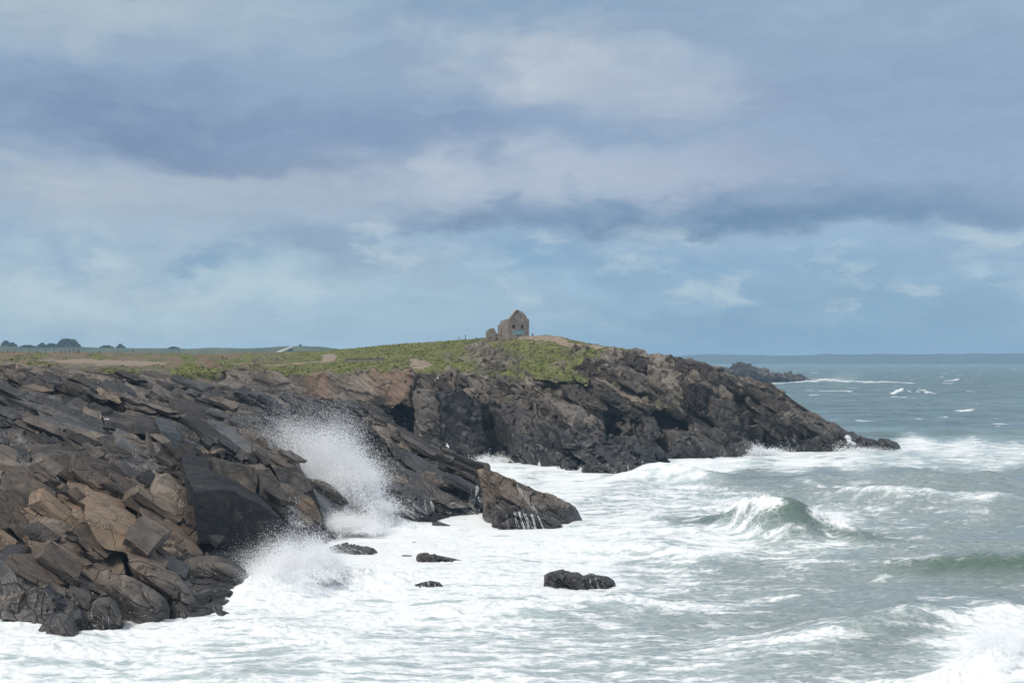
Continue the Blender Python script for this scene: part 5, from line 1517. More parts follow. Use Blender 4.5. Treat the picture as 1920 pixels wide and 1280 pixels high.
up_ob, lean_ob, ledge_ob = bpy.data.objects['upper_cliff'], bpy.data.objects['leaning_rock'], bpy.data.objects['ledge_rock']
drape([up_ob, lean_ob, ledge_ob] + [o_ for o_ in bpy.data.objects if o_.name.startswith(('block_rock', 'rounded_slab'))],
      [([(708, 918), (740, 938), (792, 970)], 4.5), ([(738, 944), (776, 973)], 4), ([(708, 918), (705, 934), (702, 950)], 1.6), ([(765, 935), (790, 958), (802, 970)], 2.0),
       ([(797, 936), (801, 966)], 1.5), ([(808, 934), (812, 966)], 2.4), 
       ([(845, 946), (851, 941), (880, 957), (898, 970)], 2.0), ([(896, 908), (894, 925), (887, 940)], 3.4), ([(899, 924), (903, 942)], 1.6),
       ([(970, 908), (975, 922), (990, 940), (1006, 962)], 2.6), ([(884, 915), (880, 935)], 1.0),
       ([(965, 960), (972, 988)], 2.0), ([(974, 960), (986, 993)], 3.4), ([(984, 962), (996, 997)], 3.6), ([(997, 964), (1007, 997)], 3.2), ([(1008, 967), (1022, 995)], 3.0), ([(950, 964), (953, 991)], 1.6)],
      'running_water', 'white water streaming off the ledges at the end of the spit')

# ------------------------------------------------------------------ far land
def far_ridge(name, x0, x1, d, prof, depth, mat, seed, bumps, n=900, zb=-3):
    xs = np.linspace(x0, x1, n)
    top = np.interp(xs, [q[0] for q in prof], [q[1] for q in prof])
    X = (xs - 960) / F * d
    z = CAMZ - (top - HZ) / F * d
    tt = np.stack([X / bumps[0], np.zeros(n), np.full(n, seed)], 1)
    z = z + fbm(tt, 5, seed, 0.6) * bumps[1]
    rows = []
    for f, dy in ((0.0, -depth * 0.35), (0.35, -depth * 0.28), (0.7, -depth * 0.12), (0.9, -depth * 0.04), (1.0, 0), (0.96, depth * 0.15), (0.5, depth * 0.6), (0.0, depth)):
        nz = fbm(np.stack([X / (bumps[0] * 2), np.full(n, f * 3), np.full(n, seed + 3)], 1), 3, seed + 5) * bumps[1] * 0.6 * (f < 1) * (f > 0)
        rows.append(np.stack([X, d + dy + 0 * X, zb + (z - zb) * f + nz], 1))
    me = raw_mesh(name, np.concatenate(rows), grid_faces(len(rows), n), True)
    o = link(name, me, mat)
    o['kind'] = 'structure'
    return lambda px: (np.interp(px, xs, X), d, np.interp(px, xs, z))


m = NT('far_heath')
g = m.noise(m.vmath('MULTIPLY', m.pos(), (1, 0.5, 3)), 0.02, 8, 0.65)
heath_mat = m.out(m.ramp(g, [(0.35, (0.045, 0.065, 0.035)), (0.5, (0.085, 0.10, 0.055)), (0.68, (0.14, 0.14, 0.085))]), 0.9, None, 0.1)
ridge_at = far_ridge('far_hill', -900, 1000, 1850, [(-900, 650), (0, 648), (60, 650), (150, 650), (300, 653), (400, 653), (500, 651), (540, 649), (565, 648), (600, 650), (640, 654), (760, 660), (1000, 672)],
                     900, heath_mat, 5, (60, 1.2))
m = NT('far_woods')
g = m.noise(m.pos(), 0.012, 6, 0.65)
coast_mat = m.out(m.ramp(g, [(0.35, (0.030, 0.045, 0.028)), (0.6, (0.07, 0.085, 0.05)), (0.75, (0.13, 0.13, 0.10))]), 0.95, None, 0.0)
far_ridge('far_coast', 300, 3600, 7600, [(300, 668), (1250, 667), (1330, 664), (1400, 665.5), (1500, 666.5), (1540, 663.5), (1600, 665), (1650, 663), (1700, 664.5), (1760, 663.5), (1850, 662), (1920, 662), (2400, 664), (3600, 668)],
          900, coast_mat, 8, (120, 5.0), 1600)
# the pale track that climbs the far hill
x0, y0, z0 = ridge_at(552)
bm = bmesh.new()
tr_ = []
for i in range(13):
    t = i / 12
    pxa, pya = 521 + (549 - 521) * t ** 1.3, 661 - 11.5 * t
    hw = 5.5 - 1.5 * t
    for sx in (-1, 1):
        dd = 1850 - 330 * (1 - t) ** 1.2 - 6
        tr_.append(bm.verts.new(P(pxa + sx * hw, pya, dd)))
for i in range(12):
    bm.faces.new((tr_[2 * i], tr_[2 * i + 1], tr_[2 * i + 3], tr_[2 * i + 2]))
o = bm_obj('track', bm, simple('pale_gravel', (0.42, 0.40, 0.38)))
o['kind'] = 'structure'

# ------------------------------------------------------------------ vegetation
leaf_mats = []
for nm_, a, b in (('tree_leaves', (0.030, 0.050, 0.026), (0.075, 0.095, 0.042)),):
    m = NT(nm_)
    g = m.noise(m.pos(), 0.35, 4, 0.6)
    leaf_mats.append(m.out(m.ramp(g, [(0.35, a), (0.65, b)]), 0.8, None, 0.2))
bark = simple('bark', (0.06, 0.05, 0.04))


def tree(label, px0, px1, ytop, ybase, lobes, seed, cat='tree', name='tree'):
    r = np.random.default_rng(seed)
    x, d, z = ridge_at((px0 + px1) / 2)
    sc = d / F
    zg = min(z - 0.6, CAMZ - (ybase - HZ) * sc)
    H = CAMZ - (ytop - HZ) * sc - zg
    W = (px1 - px0) * sc
    root = empty(name, (float(x), d, float(zg)))
    tag(root, label, cat, 'trees on the far hill')
    for k in range(3 if W > 9 else 1):
        bm = bmesh.new()
        bx = (k - 1) * W * 0.22 if W > 9 else 0.0
        prev = None
        for zz, rr in ((0, 0.35), (0.3, 0.28), (0.62, 0.16)):
            ring = [bm.verts.new((bx * (1 + zz) + rr * H * 0.12 * math.cos(a), rr * H * 0.12 * math.sin(a), zz * H)) for a in np.arange(6) * math.pi / 3]
            if prev:
                for i in range(6): bm.faces.new((prev[i], prev[(i + 1) % 6], ring[(i + 1) % 6], ring[i]))
            prev = ring
        bm_obj('trunk', bm, bark, root)
    n = int(260 + 70 * W)
    cl = r.integers(0, len(lobes), n)
    L = np.array(lobes)[cl]
    v = r.normal(size=(n, 3))
    v /= np.linalg.norm(v, axis=1, keepdims=True)
    v *= (0.35 + 0.65 * r.random(n) ** 0.5)[:, None]
    c = np.stack([(L[:, 0] - 0.5) * W + v[:, 0] * L[:, 2] * W, v[:, 1] * L[:, 2] * W * 0.8, L[:, 1] * H + v[:, 2] * L[:, 3] * H], 1)
    c[:, 2] = np.clip(c[:, 2], 0.05 * H, None)
    s = (0.35 + 0.5 * r.random(n)) * (0.7 + H * 0.03)
    e1 = r.normal(size=(n, 3)); e1 /= np.linalg.norm(e1, axis=1, keepdims=True)
    e2 = np.cross(e1, r.normal(size=(n, 3))); e2 /= np.linalg.norm(e2, axis=1, keepdims=True)
    Q = np.stack([c + (e1 * a + e2 * b) * s[:, None] for a, b in ((-1, -.6), (.8, -1), (1, .7), (-.7, 1))], 1)
    link('crown', raw_mesh('crown', Q.reshape(-1, 3), np.arange(4 * n).reshape(n, 4), True), leaf_mats[0], root)
    return root


T5 = [(0.5, 0.6, 0.3, 0.36), (0.25, 0.45, 0.24, 0.3), (0.75, 0.45, 0.24, 0.3), (0.4, 0.75, 0.18, 0.2), (0.62, 0.72, 0.18, 0.22), (0.12, 0.25, 0.14, 0.22), (0.88, 0.25, 0.14, 0.22)]
tree('largest tree clump of the far hill, broad, dark and flat topped', 107, 149, 634.5, 653, [(0.5, 0.62, 0.32, 0.36), (0.5, 0.2, 0.42, 0.22), (0.28, 0.62, 0.2, 0.34), (0.72, 0.6, 0.22, 0.34), (0.14, 0.35, 0.16, 0.3), (0.9, 0.25, 0.16, 0.24), (0.4, 0.8, 0.2, 0.2)], 1)
tree('round dark tree at the left end of the far hill', 2, 20, 638, 652, T5, 2)
tree('smaller tree sloping away right of the round dark one', 19, 33, 641, 652, [(0.3, 0.6, 0.3, 0.36), (0.65, 0.35, 0.3, 0.3), (0.15, 0.4, 0.2, 0.3)], 3)
tree('low tree with a small peak on the left of the broad flat topped clump', 69, 86, 641.5, 653, [(0.6, 0.6, 0.24, 0.38), (0.3, 0.35, 0.28, 0.3), (0.8, 0.4, 0.2, 0.3)], 4)
tree('low rounded tree touching the left side of the broad flat topped clump', 85, 109, 643, 653, T5, 5)
tree('low wide bush right of the broad flat topped clump', 186, 214, 647, 655, T5, 6, 'bush', 'bush')
tree('small pointed tree standing alone right of the low wide bush', 217, 236, 644.5, 656, [(0.45, 0.6, 0.24, 0.4), (0.25, 0.35, 0.22, 0.3), (0.7, 0.35, 0.26, 0.3)], 7)
tree('farthest right bush of the far hill, low and dark', 314, 337, 649.5, 656, T5, 8, 'bush', 'bush')
tree('tiny thin bush peeping over the far hill near the pale track', 560, 567, 645.5, 650, [(0.5, 0.6, 0.3, 0.36), (0.4, 0.3, 0.3, 0.3)], 9, 'bush', 'bush')
tree('thin row of low scrub between the round tree and the low peaked tree', 36, 68, 646.5, 653, T5, 10, 'bush', 'bush')

# turf: blades and tufts rooted on the grassy part of the headland
m = NT('turf_blades')
g = m.noise(m.pos(), 0.3, 6, 0.7)
turf_mat = m.out(m.ramp(g, [(0.34, (0.095, 0.105, 0.045)), (0.46, (0.165, 0.175, 0.070)), (0.56, (0.235, 0.225, 0.100)), (0.66, (0.33, 0.28, 0.155))]), 0.85, None, 0.15)
gm = (grass * gkeep * (hx > -40) * (hx < 1260)).ravel()
wgt = gm * np.clip(hV[..., 1].ravel() / 300, 0.6, 1.6) * (gm > 0.45)
idx = rng.choice(len(gm), 7000, p=wgt / wgt.sum())
bp = hV.reshape(-1, 3)[idx] + rng.normal(size=(len(idx), 3)) * np.array([0.35, 0.6, 0.0])
vv = []
for k in range(3):
    a = rng.random(len(idx)) * math.pi
    hh = 0.08 + 0.16 * rng.random(len(idx)) ** 2 * 1.6
    ww = 0.14 + 0.2 * rng.random(len(idx))
    ex = np.stack([np.cos(a) * ww, np.sin(a) * ww, 0 * a], 1)
    up = np.stack([rng.normal(size=len(a)) * 0.12 + 0.08, rng.normal(size=len(a)) * 0.1, hh], 1)
    b0 = bp + rng.normal(size=bp.shape) * np.array([0.25, 0.25, 0]) - np.array([0, 0, 0.1])
    vv.append(np.stack([b0 - ex, b0 + ex, b0 + ex * 0.7 + up, b0 - ex * 0.5 + up * 0.9], 1))
vv = np.concatenate(vv)
o = link('grass', raw_mesh('grass', vv.reshape(-1, 3), np.arange(vv.shape[0] * 4).reshape(-1, 4), True), turf_mat)
tag(o, 'short windblown turf on top of the headland', 'grass', kind='stuff')

# ------------------------------------------------------------------ the ruined house
m = NT('ruin_stone')
p = m.pos()
vor = m.n('ShaderNodeTexVoronoi', {'Vector': m.vmath('MULTIPLY', p, (1, 1, 1.5)), 'Scale': 2.3})
n1 = m.noise(p, 0.6, 7, 0.65)
n2 = m.noise(p, 4.0, 5, 0.7)
v = m.math('ADD', m.math('MULTIPLY', n1, 0.5), m.math('MULTIPLY', n2, 0.3))
v = m.math('ADD', v, m.math('MULTIPLY', m.n('ShaderNodeSeparateColor', {'Color': vor.outputs['Color']}).outputs[0], 0.2))
c = m.ramp(v, [(0.3, (0.13, 0.112, 0.095)), (0.5, (0.25, 0.213, 0.180)), (0.7, (0.42, 0.36, 0.30))])
stone_mat = m.out(c, 0.9, m.bump(m.math('ADD', vor.outputs['Distance'], n2), 0.7, 0.08), 0.2)
coping_mat = simple('coping_stone', (0.34, 0.28, 0.235), 0.9, 0.3, 2.5)
interior_shade = simple('opening_shade', (0.012, 0.014, 0.016), 0.7, 0.3, 5)  # near-black colour painted in for the shade inside the openings
lintel_mat = simple('pale_lintel', (0.24, 0.22, 0.20), 0.9, 0.2, 3)
paint_mat = simple('turquoise_paint', (0.28, 0.50, 0.53), 0.7, 0.3, 3)
white_paint = simple('pale_paint', (0.50, 0.52, 0.56), 0.7, 0.2, 3)
dark_paint = simple('dark_paint', (0.10, 0.14, 0.145), 0.7, 0.3, 3)


def strip_wall(name, L, top, th, mat, parent, wins=(), n=70, seed=0, z0=-1.6):
    """a standing wall of the given top line: x 0..L, front face at y 0, thickness th"""
    r = np.random.default_rng(seed)
    xs = sorted(set(list(np.linspace(0, L, n)) + [w[0] for w in wins] + [w[1] for w in wins]))
    bm = bmesh.new()
    jag = {x: (r.random() - 0.5) * 0.16 for x in xs}
    tops = {x: top(x) + jag[x] for x in xs}
    cache = {}
    def V(x, z):
        k = (round(x, 4), round(z, 4))
        if k not in cache: cache[k] = bm.verts.new((x, 0, z))
        return cache[k]
    for a, b in zip(xs[:-1], xs[1:]):
        mid = (a + b) / 2
        ws = [w for w in wins]
        zs = sorted({w[2] for w in ws} | {w[3] for w in ws} | {z0})
        for i, zl in enumerate(zs):
            last = i == len(zs) - 1
            zh = None if last else zs[i + 1]
            if any(w[0] - 1e-6 <= a and b <= w[1] + 1e-6 and w[2] <= zl + 1e-6 and (zh is not None and zh <= w[3] + 1e-6) for w in ws): continue
            vs = [V(a, zl), V(b, zl), V(b, tops[b] if last else zh), V(a, tops[a] if last else zh)]
            bm.faces.new(vs)
    ext = bmesh.ops.extrude_face_region(bm, geom=bm.faces[:])
    bmesh.ops.translate(bm, verts=[g for g in ext['geom'] if isinstance(g, bmesh.types.BMVert)], vec=(0, th, 0))
    return bm_obj(name, bm, mat, parent)


HDIST = 336.0
Sx = HDIST / F
gx0, gxr, gbase = 953.0, 991.5, 629.5
rot = math.radians(22)
Wg = (gxr - gx0) * Sx / math.cos(rot) * 1.02
corner = P(gx0, gbase, HDIST)
house = empty('ruined_house', tuple(float(v) for v in corner), rot)
tag(house, 'roofless stone house ruin with a rounded gable and turquoise graffiti, on the hilltop', 'house')
EV, PK = 4.0, 5.95


def gable(x):
    u = x / Wg
    prof = [(0, EV - 0.05), (0.03, EV), (0.08, EV + 0.05), (0.36, PK - 0.05), (0.41, PK), (0.54, PK), (0.64, PK - 0.18), (0.74, PK - 0.52), (0.83, PK - 1.0), (0.885, EV + 0.42), (0.90, EV + 0.12), (0.92, EV + 0.05), (1.0, EV)]
    return float(np.interp(u, [q[0] for q in prof], [q[1] for q in prof]))


wz0, wz1 = 1.75, 2.62
w1 = (Wg * 0.195, Wg * 0.195 + 0.66, wz0 - 0.05, wz1)
w2 = (Wg * 0.615, Wg * 0.615 + 0.55, wz0, wz1)
zs_same = [(w1[0], w1[1], wz0, wz1), (w2[0], w2[1], wz0, wz1)]
strip_wall('gable_wall', Wg, gable, 0.55, stone_mat, house, zs_same, 90, 1)
for i, w in enumerate(zs_same):
    bm = bmesh.new()
    box(bm, w[0] - 0.004, w[1] + 0.004, 0.34, 0.40, w[2] - 0.004, w[3] + 0.004)
    wd = bm_obj('window', bm, interior_shade, house)  # added dark panel, takes the place of the unlit interior
    bm = bmesh.new()
    mid = (w[0] + w[1]) / 2
    box(bm, mid - 0.03, mid + 0.03, 0.29, 0.337, w[2] + 0.002, w[3] - 0.002)
    bm_obj('bar', bm, simple('grey_bar', (0.10, 0.11, 0.12)), wd)
    bm = bmesh.new()
    box(bm, w[0] - 0.22, w[1] + 0.22, -0.035, 0.04, w[3] + 0.003, w[3] + 0.20)
    box(bm, w[0] - 0.14, w[0] - 0.004, -0.025, 0.03, w[2], w[3])
    box(bm, w[1] + 0.004, w[1] + 0.14, -0.025, 0.03, w[2], w[3])
    bm_obj('window_surround', bm, lintel_mat, wd)
# coping along the left rake
bm = bmesh.new()
pr = [(Wg * u, gable(Wg * u)) for u in (0.085, 0.15, 0.22, 0.29, 0.355, 0.42, 0.50)]
for (xa, za), (xb, zb) in zip(pr[:-1], pr[1:]):
    vs = []
    for (x, z) in ((xa, za), (xb, zb)):
        for y in (-0.10, 0.66):
            for dz in (0.02, 0.24): vs.append(bm.verts.new((x, y, z + dz)))
    for f in ((0, 1, 3, 2), (4, 6, 7, 5), (0, 4, 5, 1), (2, 3, 7, 6), (1, 5, 7, 3), (0, 2, 6, 4)): bm.faces.new([vs[i] for i in f])
bm_obj('coping', bm, coping_mat, house)


def side(x):
    return float(np.interp(x, [0, 1.2, 2.4, 3.9, 4.6, 4.9, 5.6, 6.3], [EV, EV - 0.1, EV - 0.28, EV - 0.35, EV - 0.6, 2.9, 2.7, 2.6]))


sw = strip_wall('side_wall', 6.3, side, 0.5, stone_mat, house, [(3.3, 4.0, -0.2, 1.7)], 60, 2)
sw.rotation_euler = (0, 0, math.pi / 2)
sw.location = (0.5, 0.556, 0)
sw2 = strip_wall('side_wall', 5.4, lambda x: EV - 0.45 * x + 0.4 * math.sin(3 * x), 0.5, stone_mat, house, (), 50, 3)
sw2.rotation_euler = (0, 0, math.pi / 2)
sw2.location = (Wg - 0.003, 0.556, 0)
bw = strip_wall('back_wall', Wg - 1.2, lambda x: 2.2 + 0.4 * math.sin(2.1 * x), 0.5, stone_mat, house, (), 50, 4)
bw.location = (0.56, 6.2, 0)
# graffiti: paint patches and the letters on the gable
bm = bmesh.new()
r = np.random.default_rng(5)
def blob(bm, cx, cz, rx, rz, y):
    vs = [bm.verts.new((cx + rx * math.cos(t) * (1 + 0.18 * math.sin(3 * t + cx)), y, cz + rz * math.sin(t) * (1 + 0.15 * math.cos(4 * t)))) for t in np.arange(28) * 2 * math.pi / 28]
    bm.faces.new(vs)
gz = 0.85
blob(bm, Wg * 0.52, gz, Wg * 0.33, 0.62, -0.012)
g = bm_obj('graffiti', bm, dark_paint, house)
def text(name, s, size, x, z, y, mat, parent, width=None):
    cu = bpy.data.curves.new(name, 'FONT')
    cu.body = s
    cu.size = size
    cu.extrude = 0.004
    cu.offset = 0.035
    ob = bpy.data.objects.new(name, cu)
    col.objects.link(ob)
    dg = bpy.context.evaluated_depsgraph_get()
    me = bpy.data.meshes.new_from_object(ob.evaluated_get(dg))
    bpy.data.objects.remove(ob)
    co = np.array([v.co[:] for v in me.vertices])
    k = (width / (co[:, 0].max() - co[:, 0].min())) if width else 1.0
    for v in me.vertices:
        v.co = (x + (v.co.x - co[:, 0].min()) * k, y - v.co.z, z + v.co.y)
    me.materials.clear()
    return link(name, me, mat, parent)
text('letters', 'CEANO:', 1.25, Wg * 0.255, gz - 0.42, -0.022, paint_mat, g, Wg * 0.56)
bm = bmesh.new()
box(bm, Wg * 0.215, Wg * 0.24, -0.02, -0.005, gz - 0.5, gz + 0.55)
bm_obj('paint_stripe', bm, white_paint, g)
text('graffiti', 'SO', 1.2, 0.9, 0.35, -0.008, simple('washed_paint', (0.26, 0.24, 0.24)), sw, 1.3)

base2 = P(912.5, 631.5, HDIST + 1.5)
rw = empty('ruined_wall', tuple(float(v) for v in base2), math.radians(14))
tag(rw, 'low humped stub of a stone wall left of the ruined house', 'wall')
strip_wall('wall', 2.3, lambda x: float(np.interp(x, [0, 0.3, 0.9, 1.6, 2.0, 2.3], [1.2, 1.5, 1.95, 2.15, 1.8, 1.0])), 1.1, stone_mat, rw, (), 40, 6)
s_ = strip_wall('rubble', 1.1, lambda x: 0.9 - 0.15 * x, 0.7, stone_mat, rw, (), 20, 7)
s_.location = (2.303, 0.2, 0)

# low grey retaining wall beside the path, posts and fences
a = on_headland(648, 678.5)
b = on_headland(716, 676.5)
dv = Vector(b - a)
lw = empty('low_wall', tuple(float(q) for q in a), math.atan2(dv.y, dv.x))
tag(lw, 'low grey drystone wall along the cliff top path', 'wall')
Ln = Vector((dv.x, dv.y)).length
o_ = strip_wall('wall', Ln, lambda x: 0.62 + dv.z * x / Ln, 0.45, simple('grey_drystone', (0.17, 0.16, 0.15), 0.9, 0.35, 2), lw, (), 60, 8, z0=-1.5)
bm = bmesh.new()
vs = []
for x in np.linspace(-0.1, Ln + 0.1, 24):
    zt = 0.70 + dv.z * x / Ln
    for y in (-0.12, 0.55):
        for dz in (0, 0.12): vs.append(bm.verts.new((x, y, zt + dz)))
for i in range(23):
    k = 4 * i
    for f in ((0, 4, 5, 1), (2, 3, 7, 6), (1, 5, 7, 3), (0, 2, 6, 4)): bm.faces.new([vs[k + j] for j in f])
bm.faces.new([vs[j] for j in (0, 1, 3, 2)])
bm.faces.new([vs[-4 + j] for j in (0, 2, 3, 1)])
bm_obj('capping', bm, simple('dark_capping', (0.05, 0.05, 0.05)), lw)

post_mat = simple('weathered_post', (0.075, 0.065, 0.055), 0.9, 0.3, 6)


def post_mesh(hgt, rad):
    bm = bmesh.new()
    rings = []
    for z, rr in ((-0.5, rad), (hgt * 0.6, rad * 0.95), (hgt - 0.06, rad * 0.88), (hgt, rad * 0.5)):
        rings.append([bm.verts.new((rr * math.cos(t), rr * math.sin(t), z)) for t in np.arange(8) * math.pi / 4])
    for q0, q1 in zip(rings[:-1], rings[1:]):
        for i in range(8): bm.faces.new((q0[i], q0[(i + 1) % 8], q1[(i + 1) % 8], q1[i]))
    bm.faces.new(rings[-1])
    return bm


fence = empty('fence', tuple(float(v) for v in on_headland(100, 662.5)))
tag(fence, 'broken line of thin wooden fence posts crossing the flat heath', 'fence')
proto = None
fpos = []
for i, X in enumerate((18, 75, 145, 295, 375, 465, 540, 605, 632, 655, 697, 737, 765, 780, 790, 995, 1185, 1335, 1500, 1790)):
    w = on_headland(X / 5.333, 662.3 + 0.006 * i)
    loc = Vector(w) - fence.location
    fpos.append(loc)
    if proto is None:
        po = bm_obj('post', post_mesh(1.5, 0.13), post_mat, fence)
        proto = po
    else:
        po = proto.copy()
        col.objects.link(po)
        po.parent = fence
    po.location = loc
    po.rotation_euler = (random.uniform(-.06, .06), random.uniform(-.08, .08), random.random() * 6)
    po.scale = (1, 1, random.uniform(0.75, 1.25))
bm = bmesh.new()
for q0, q1 in zip(fpos[:-1], fpos[1:]):
    for z in (0.55, 1.0):
        u = [bm.verts.new((q[0], q[1], q[2] + z + e)) for q in (q0, q1) for e in (-0.008, 0.008)]
        bm.faces.new((u[0], u[2], u[3], u[1]))
bm_obj('wire', bm, simple('fence_wire', (0.10, 0.10, 0.10)), fence)


def lone_post(name, label, px, py, hgt, rad, board=None):
    w = on_headland(px, py)
    r_ = empty(name, tuple(float(q) for q in w))
    tag(r_, label, 'post')
    bm_obj('post', post_mesh(hgt, rad), post_mat, r_)
    if board:
        bm = bmesh.new()
        box(bm, -board[0] / 2, board[0] / 2, -rad - 0.05, -rad, hgt - board[1] - 0.05, hgt - 0.05)
        bm_obj('board', bm, simple('notice_board', (0.14, 0.12, 0.10)), r_)
    return r_


lone_post('marker_post', 'thin dark post on the skyline where the green slope meets bare rock', 873, 636.5, 1.3, 0.09)
lone_post('marker_post', 'shorter dark post on the skyline a little left of the other one', 861, 637.5, 1.1, 0.09)
lone_post('path_sign', 'small squat sign on the bare skyline right of the ruined house', 998, 629, 0.55, 0.14, (0.45, 0.3))
lone_post('path_sign', 'small dark notice post on the brown heath left of the green slope', 281, 664.5, 0.9, 0.16, (0.5, 0.4))

# ------------------------------------------------------------------ gulls
gull_mat = simple('gull_feathers', (0.78, 0.78, 0.78), 0.8, 0.08, 4)


def gull(label, px, py, d, yaw, roll, flap):
    bm = bmesh.new()
    st = [(-0.30, 0.01, 0.0), (-0.22, 0.05, 0.0), (-0.08, 0.085, 0.0), (0.08, 0.09, 0.005), (0.18, 0.06, 0.02), (0.25, 0.055, 0.035), (0.30, 0.035, 0.03), (0.36, 0.008, 0.015)]
    rings = []
    for x, r_, z in st:
        rings.append([bm.verts.new((x, r_ * math.cos(t), z + r_ * 0.9 * math.sin(t))) for t in np.arange(8) * math.pi / 4])
    for q0, q1 in zip(rings[:-1], rings[1:]):
        for i in range(8): bm.faces.new((q0[i], q0[(i + 1) % 8], q1[(i + 1) % 8], q1[i]))
    bm.faces.new(rings[0]); bm.faces.new(rings[-1])
    for s in (1, -1):
        sec = [(0.0, 0.05, 0.16, -0.10, 0.03), (0.28, 0.05, 0.19, -0.05, 0.10 * flap), (0.50, 0.03, 0.10, -0.10, 0.13 * flap), (0.72, 0.0, -0.06, -0.20, 0.05 * flap)]
        prev = None
        for y, th, xf, xb, z in sec:
            q = [bm.verts.new(v) for v in ((xf, s * y, z + 0.04), ((xf + xb) / 2, s * y, z + 0.04 + th * 0.4), (xb, s * y, z + 0.04), ((xf + xb) / 2, s * y, z + 0.03))]
            if prev:
                for i in range(4): bm.faces.new((prev[i], prev[(i + 1) % 4], q[(i + 1) % 4], q[i]))
            prev = q
        bm.faces.new(prev)
    t0 = [bm.verts.new(v) for v in ((-0.26, 0.03, 0), (-0.26, -0.03, 0), (-0.42, -0.09, 0), (-0.42, 0.09, 0), (-0.34, 0, 0.015))]
    for f in ((0, 1, 4), (1, 2, 4), (2, 3, 4), (3, 0, 4), (3, 2, 1, 0)): bm.faces.new([t0[i] for i in f])
    o = bm_obj('gull', bm, gull_mat, None, True)
    o.location = tuple(float(v) for v in P(px, py, d))
    o.rotation_euler = (roll, 0.1, yaw)
    o.scale = (1.15, 1.15, 1.15)
    return tag(o, label, 'gull')


gull('white gull with raised wing gliding past the brown cliff top', 821, 709, 262, 1.9, -0.9, 1.6)
gull('white gull gliding low in front of the dark foot of the headland', 839, 836, 262, 0.4, 0.55, 0.6)
gull('white gull skimming over the dark wet slabs of the near cliff', 200, 786, 140, 2.7, 0.35, 0.6)

# ------------------------------------------------------------------ air
bm = bmesh.new()
box(bm, -9000, 9000, -300, 9300, -48, 75)
hz = bm_obj('haze', bm, None)
hm = bpy.data.materials.new('sea_air')
hm.use_nodes = True
hm.node_tree.nodes.clear()
pv = hm.node_tree.nodes.new('ShaderNodeVolumePrincipled')
pv.inputs['Color'].default_value = (0.52, 0.76, 1.0, 1)
pv.inputs['Density'].default_value = 0.00013
pv.inputs['Anisotropy'].default_value = 0.0
ho = hm.node_tree.nodes.new('ShaderNodeOutputMaterial')
hm.node_tree.links.new(pv.outputs[0], ho.inputs['Volume'])
hz.data.materials.append(hm)
tag(hz, 'thin sea haze over the water and the far land', 'haze', kind='stuff')

# ------------------------------------------------------------------ sky, sun, camera
SUN_EL, SUN_AZ = math.radians(52), math.radians(-136)      # high on the left, behind the viewer
world = bpy.data.worlds.new('World')
scene.world = world
world.use_nodes = True
m = NT('', world)
dirv = m.n('ShaderNodeTexCoord').outputs['Generated']
sx = m.n('ShaderNodeSeparateXYZ', {'Vector': dirv})
az = m.math('ARCTAN2', sx.outputs[0], sx.outputs[1])
el = m.math('ARCSINE', sx.outputs[2])
cmb = m.n('ShaderNodeCombineXYZ', {0: m.math('MULTIPLY', az, 10.0), 1: m.math('MULTIPLY', el, 10.0), 2: 0.0}).outputs[0]     # tenths of a radian
q1 = m.noise(m.vmath('MULTIPLY', cmb, (0.55, 1.5, 1)), 1.0, 6, 0.55, out='Color')
q2 = m.noise(m.vmath('MULTIPLY', cmb, (2.2, 4.2, 1)), 1.0, 7, 0.58, out='Color')
wv = m.vmath('ADD', m.vmath('MULTIPLY', m.vmath('SUBTRACT', q1, (.5, .5, .5)), (2.2, 0.55, 0)), m.vmath('MULTIPLY', m.vmath('SUBTRACT', q2, (.5, .5, .5)), (1.15, 0.42, 0)))
wc_ = m.vmath('ADD', cmb, wv)
eln = m.math('MULTIPLY', el, 1.0 / 0.26)
wy_ = m.math('MULTIPLY', m.n('ShaderNodeSeparateXYZ', {'Vector': wc_}).outputs[1], 1 / 2.6)
def E(py): return (675 - py) / F / 0.26 * 0.99
base = m.ramp(wy_, [(0.0, lin((139, 172, 204))), (E(600), lin((144, 176, 207))), (E(490), lin((143, 172, 206))), (E(370), lin((146, 166, 199))), (E(200), lin((145, 165, 198))), (1.0, lin((151, 172, 200)))])
sky = base
detail = m.n('ShaderNodeSeparateColor', {'Color': q2}).outputs[0]
det1 = m.n('ShaderNodeSeparateColor', {'Color': q1}).outputs[1]


def cloud(px, py, rx, ry, ang, rgb, k, power=1.0):
    global sky
    a0, e0 = math.atan((px - 960) / F) * 10, math.atan((675 - py) / F) * 10
    mp = m.n('ShaderNodeMapping', {'Vector': wc_}, vector_type='TEXTURE')
    mp.inputs['Location'].default_value = (a0, e0, 0)
    mp.inputs['Rotation'].default_value = (0, 0, math.radians(ang))
    mp.inputs['Scale'].default_value = (rx / F * 10, ry / F * 10, 1)
    r_ = m.vmath('LENGTH', mp.outputs[0])
    f = m.mrange(r_, 1.7, 0.0, 0.0, k)
    f = m.math('MULTIPLY', f, m.mrange(detail, 0.3, 0.62, 0.55, 1.1), clamp=True)
    sky = m.mix(f, sky, lin(rgb))


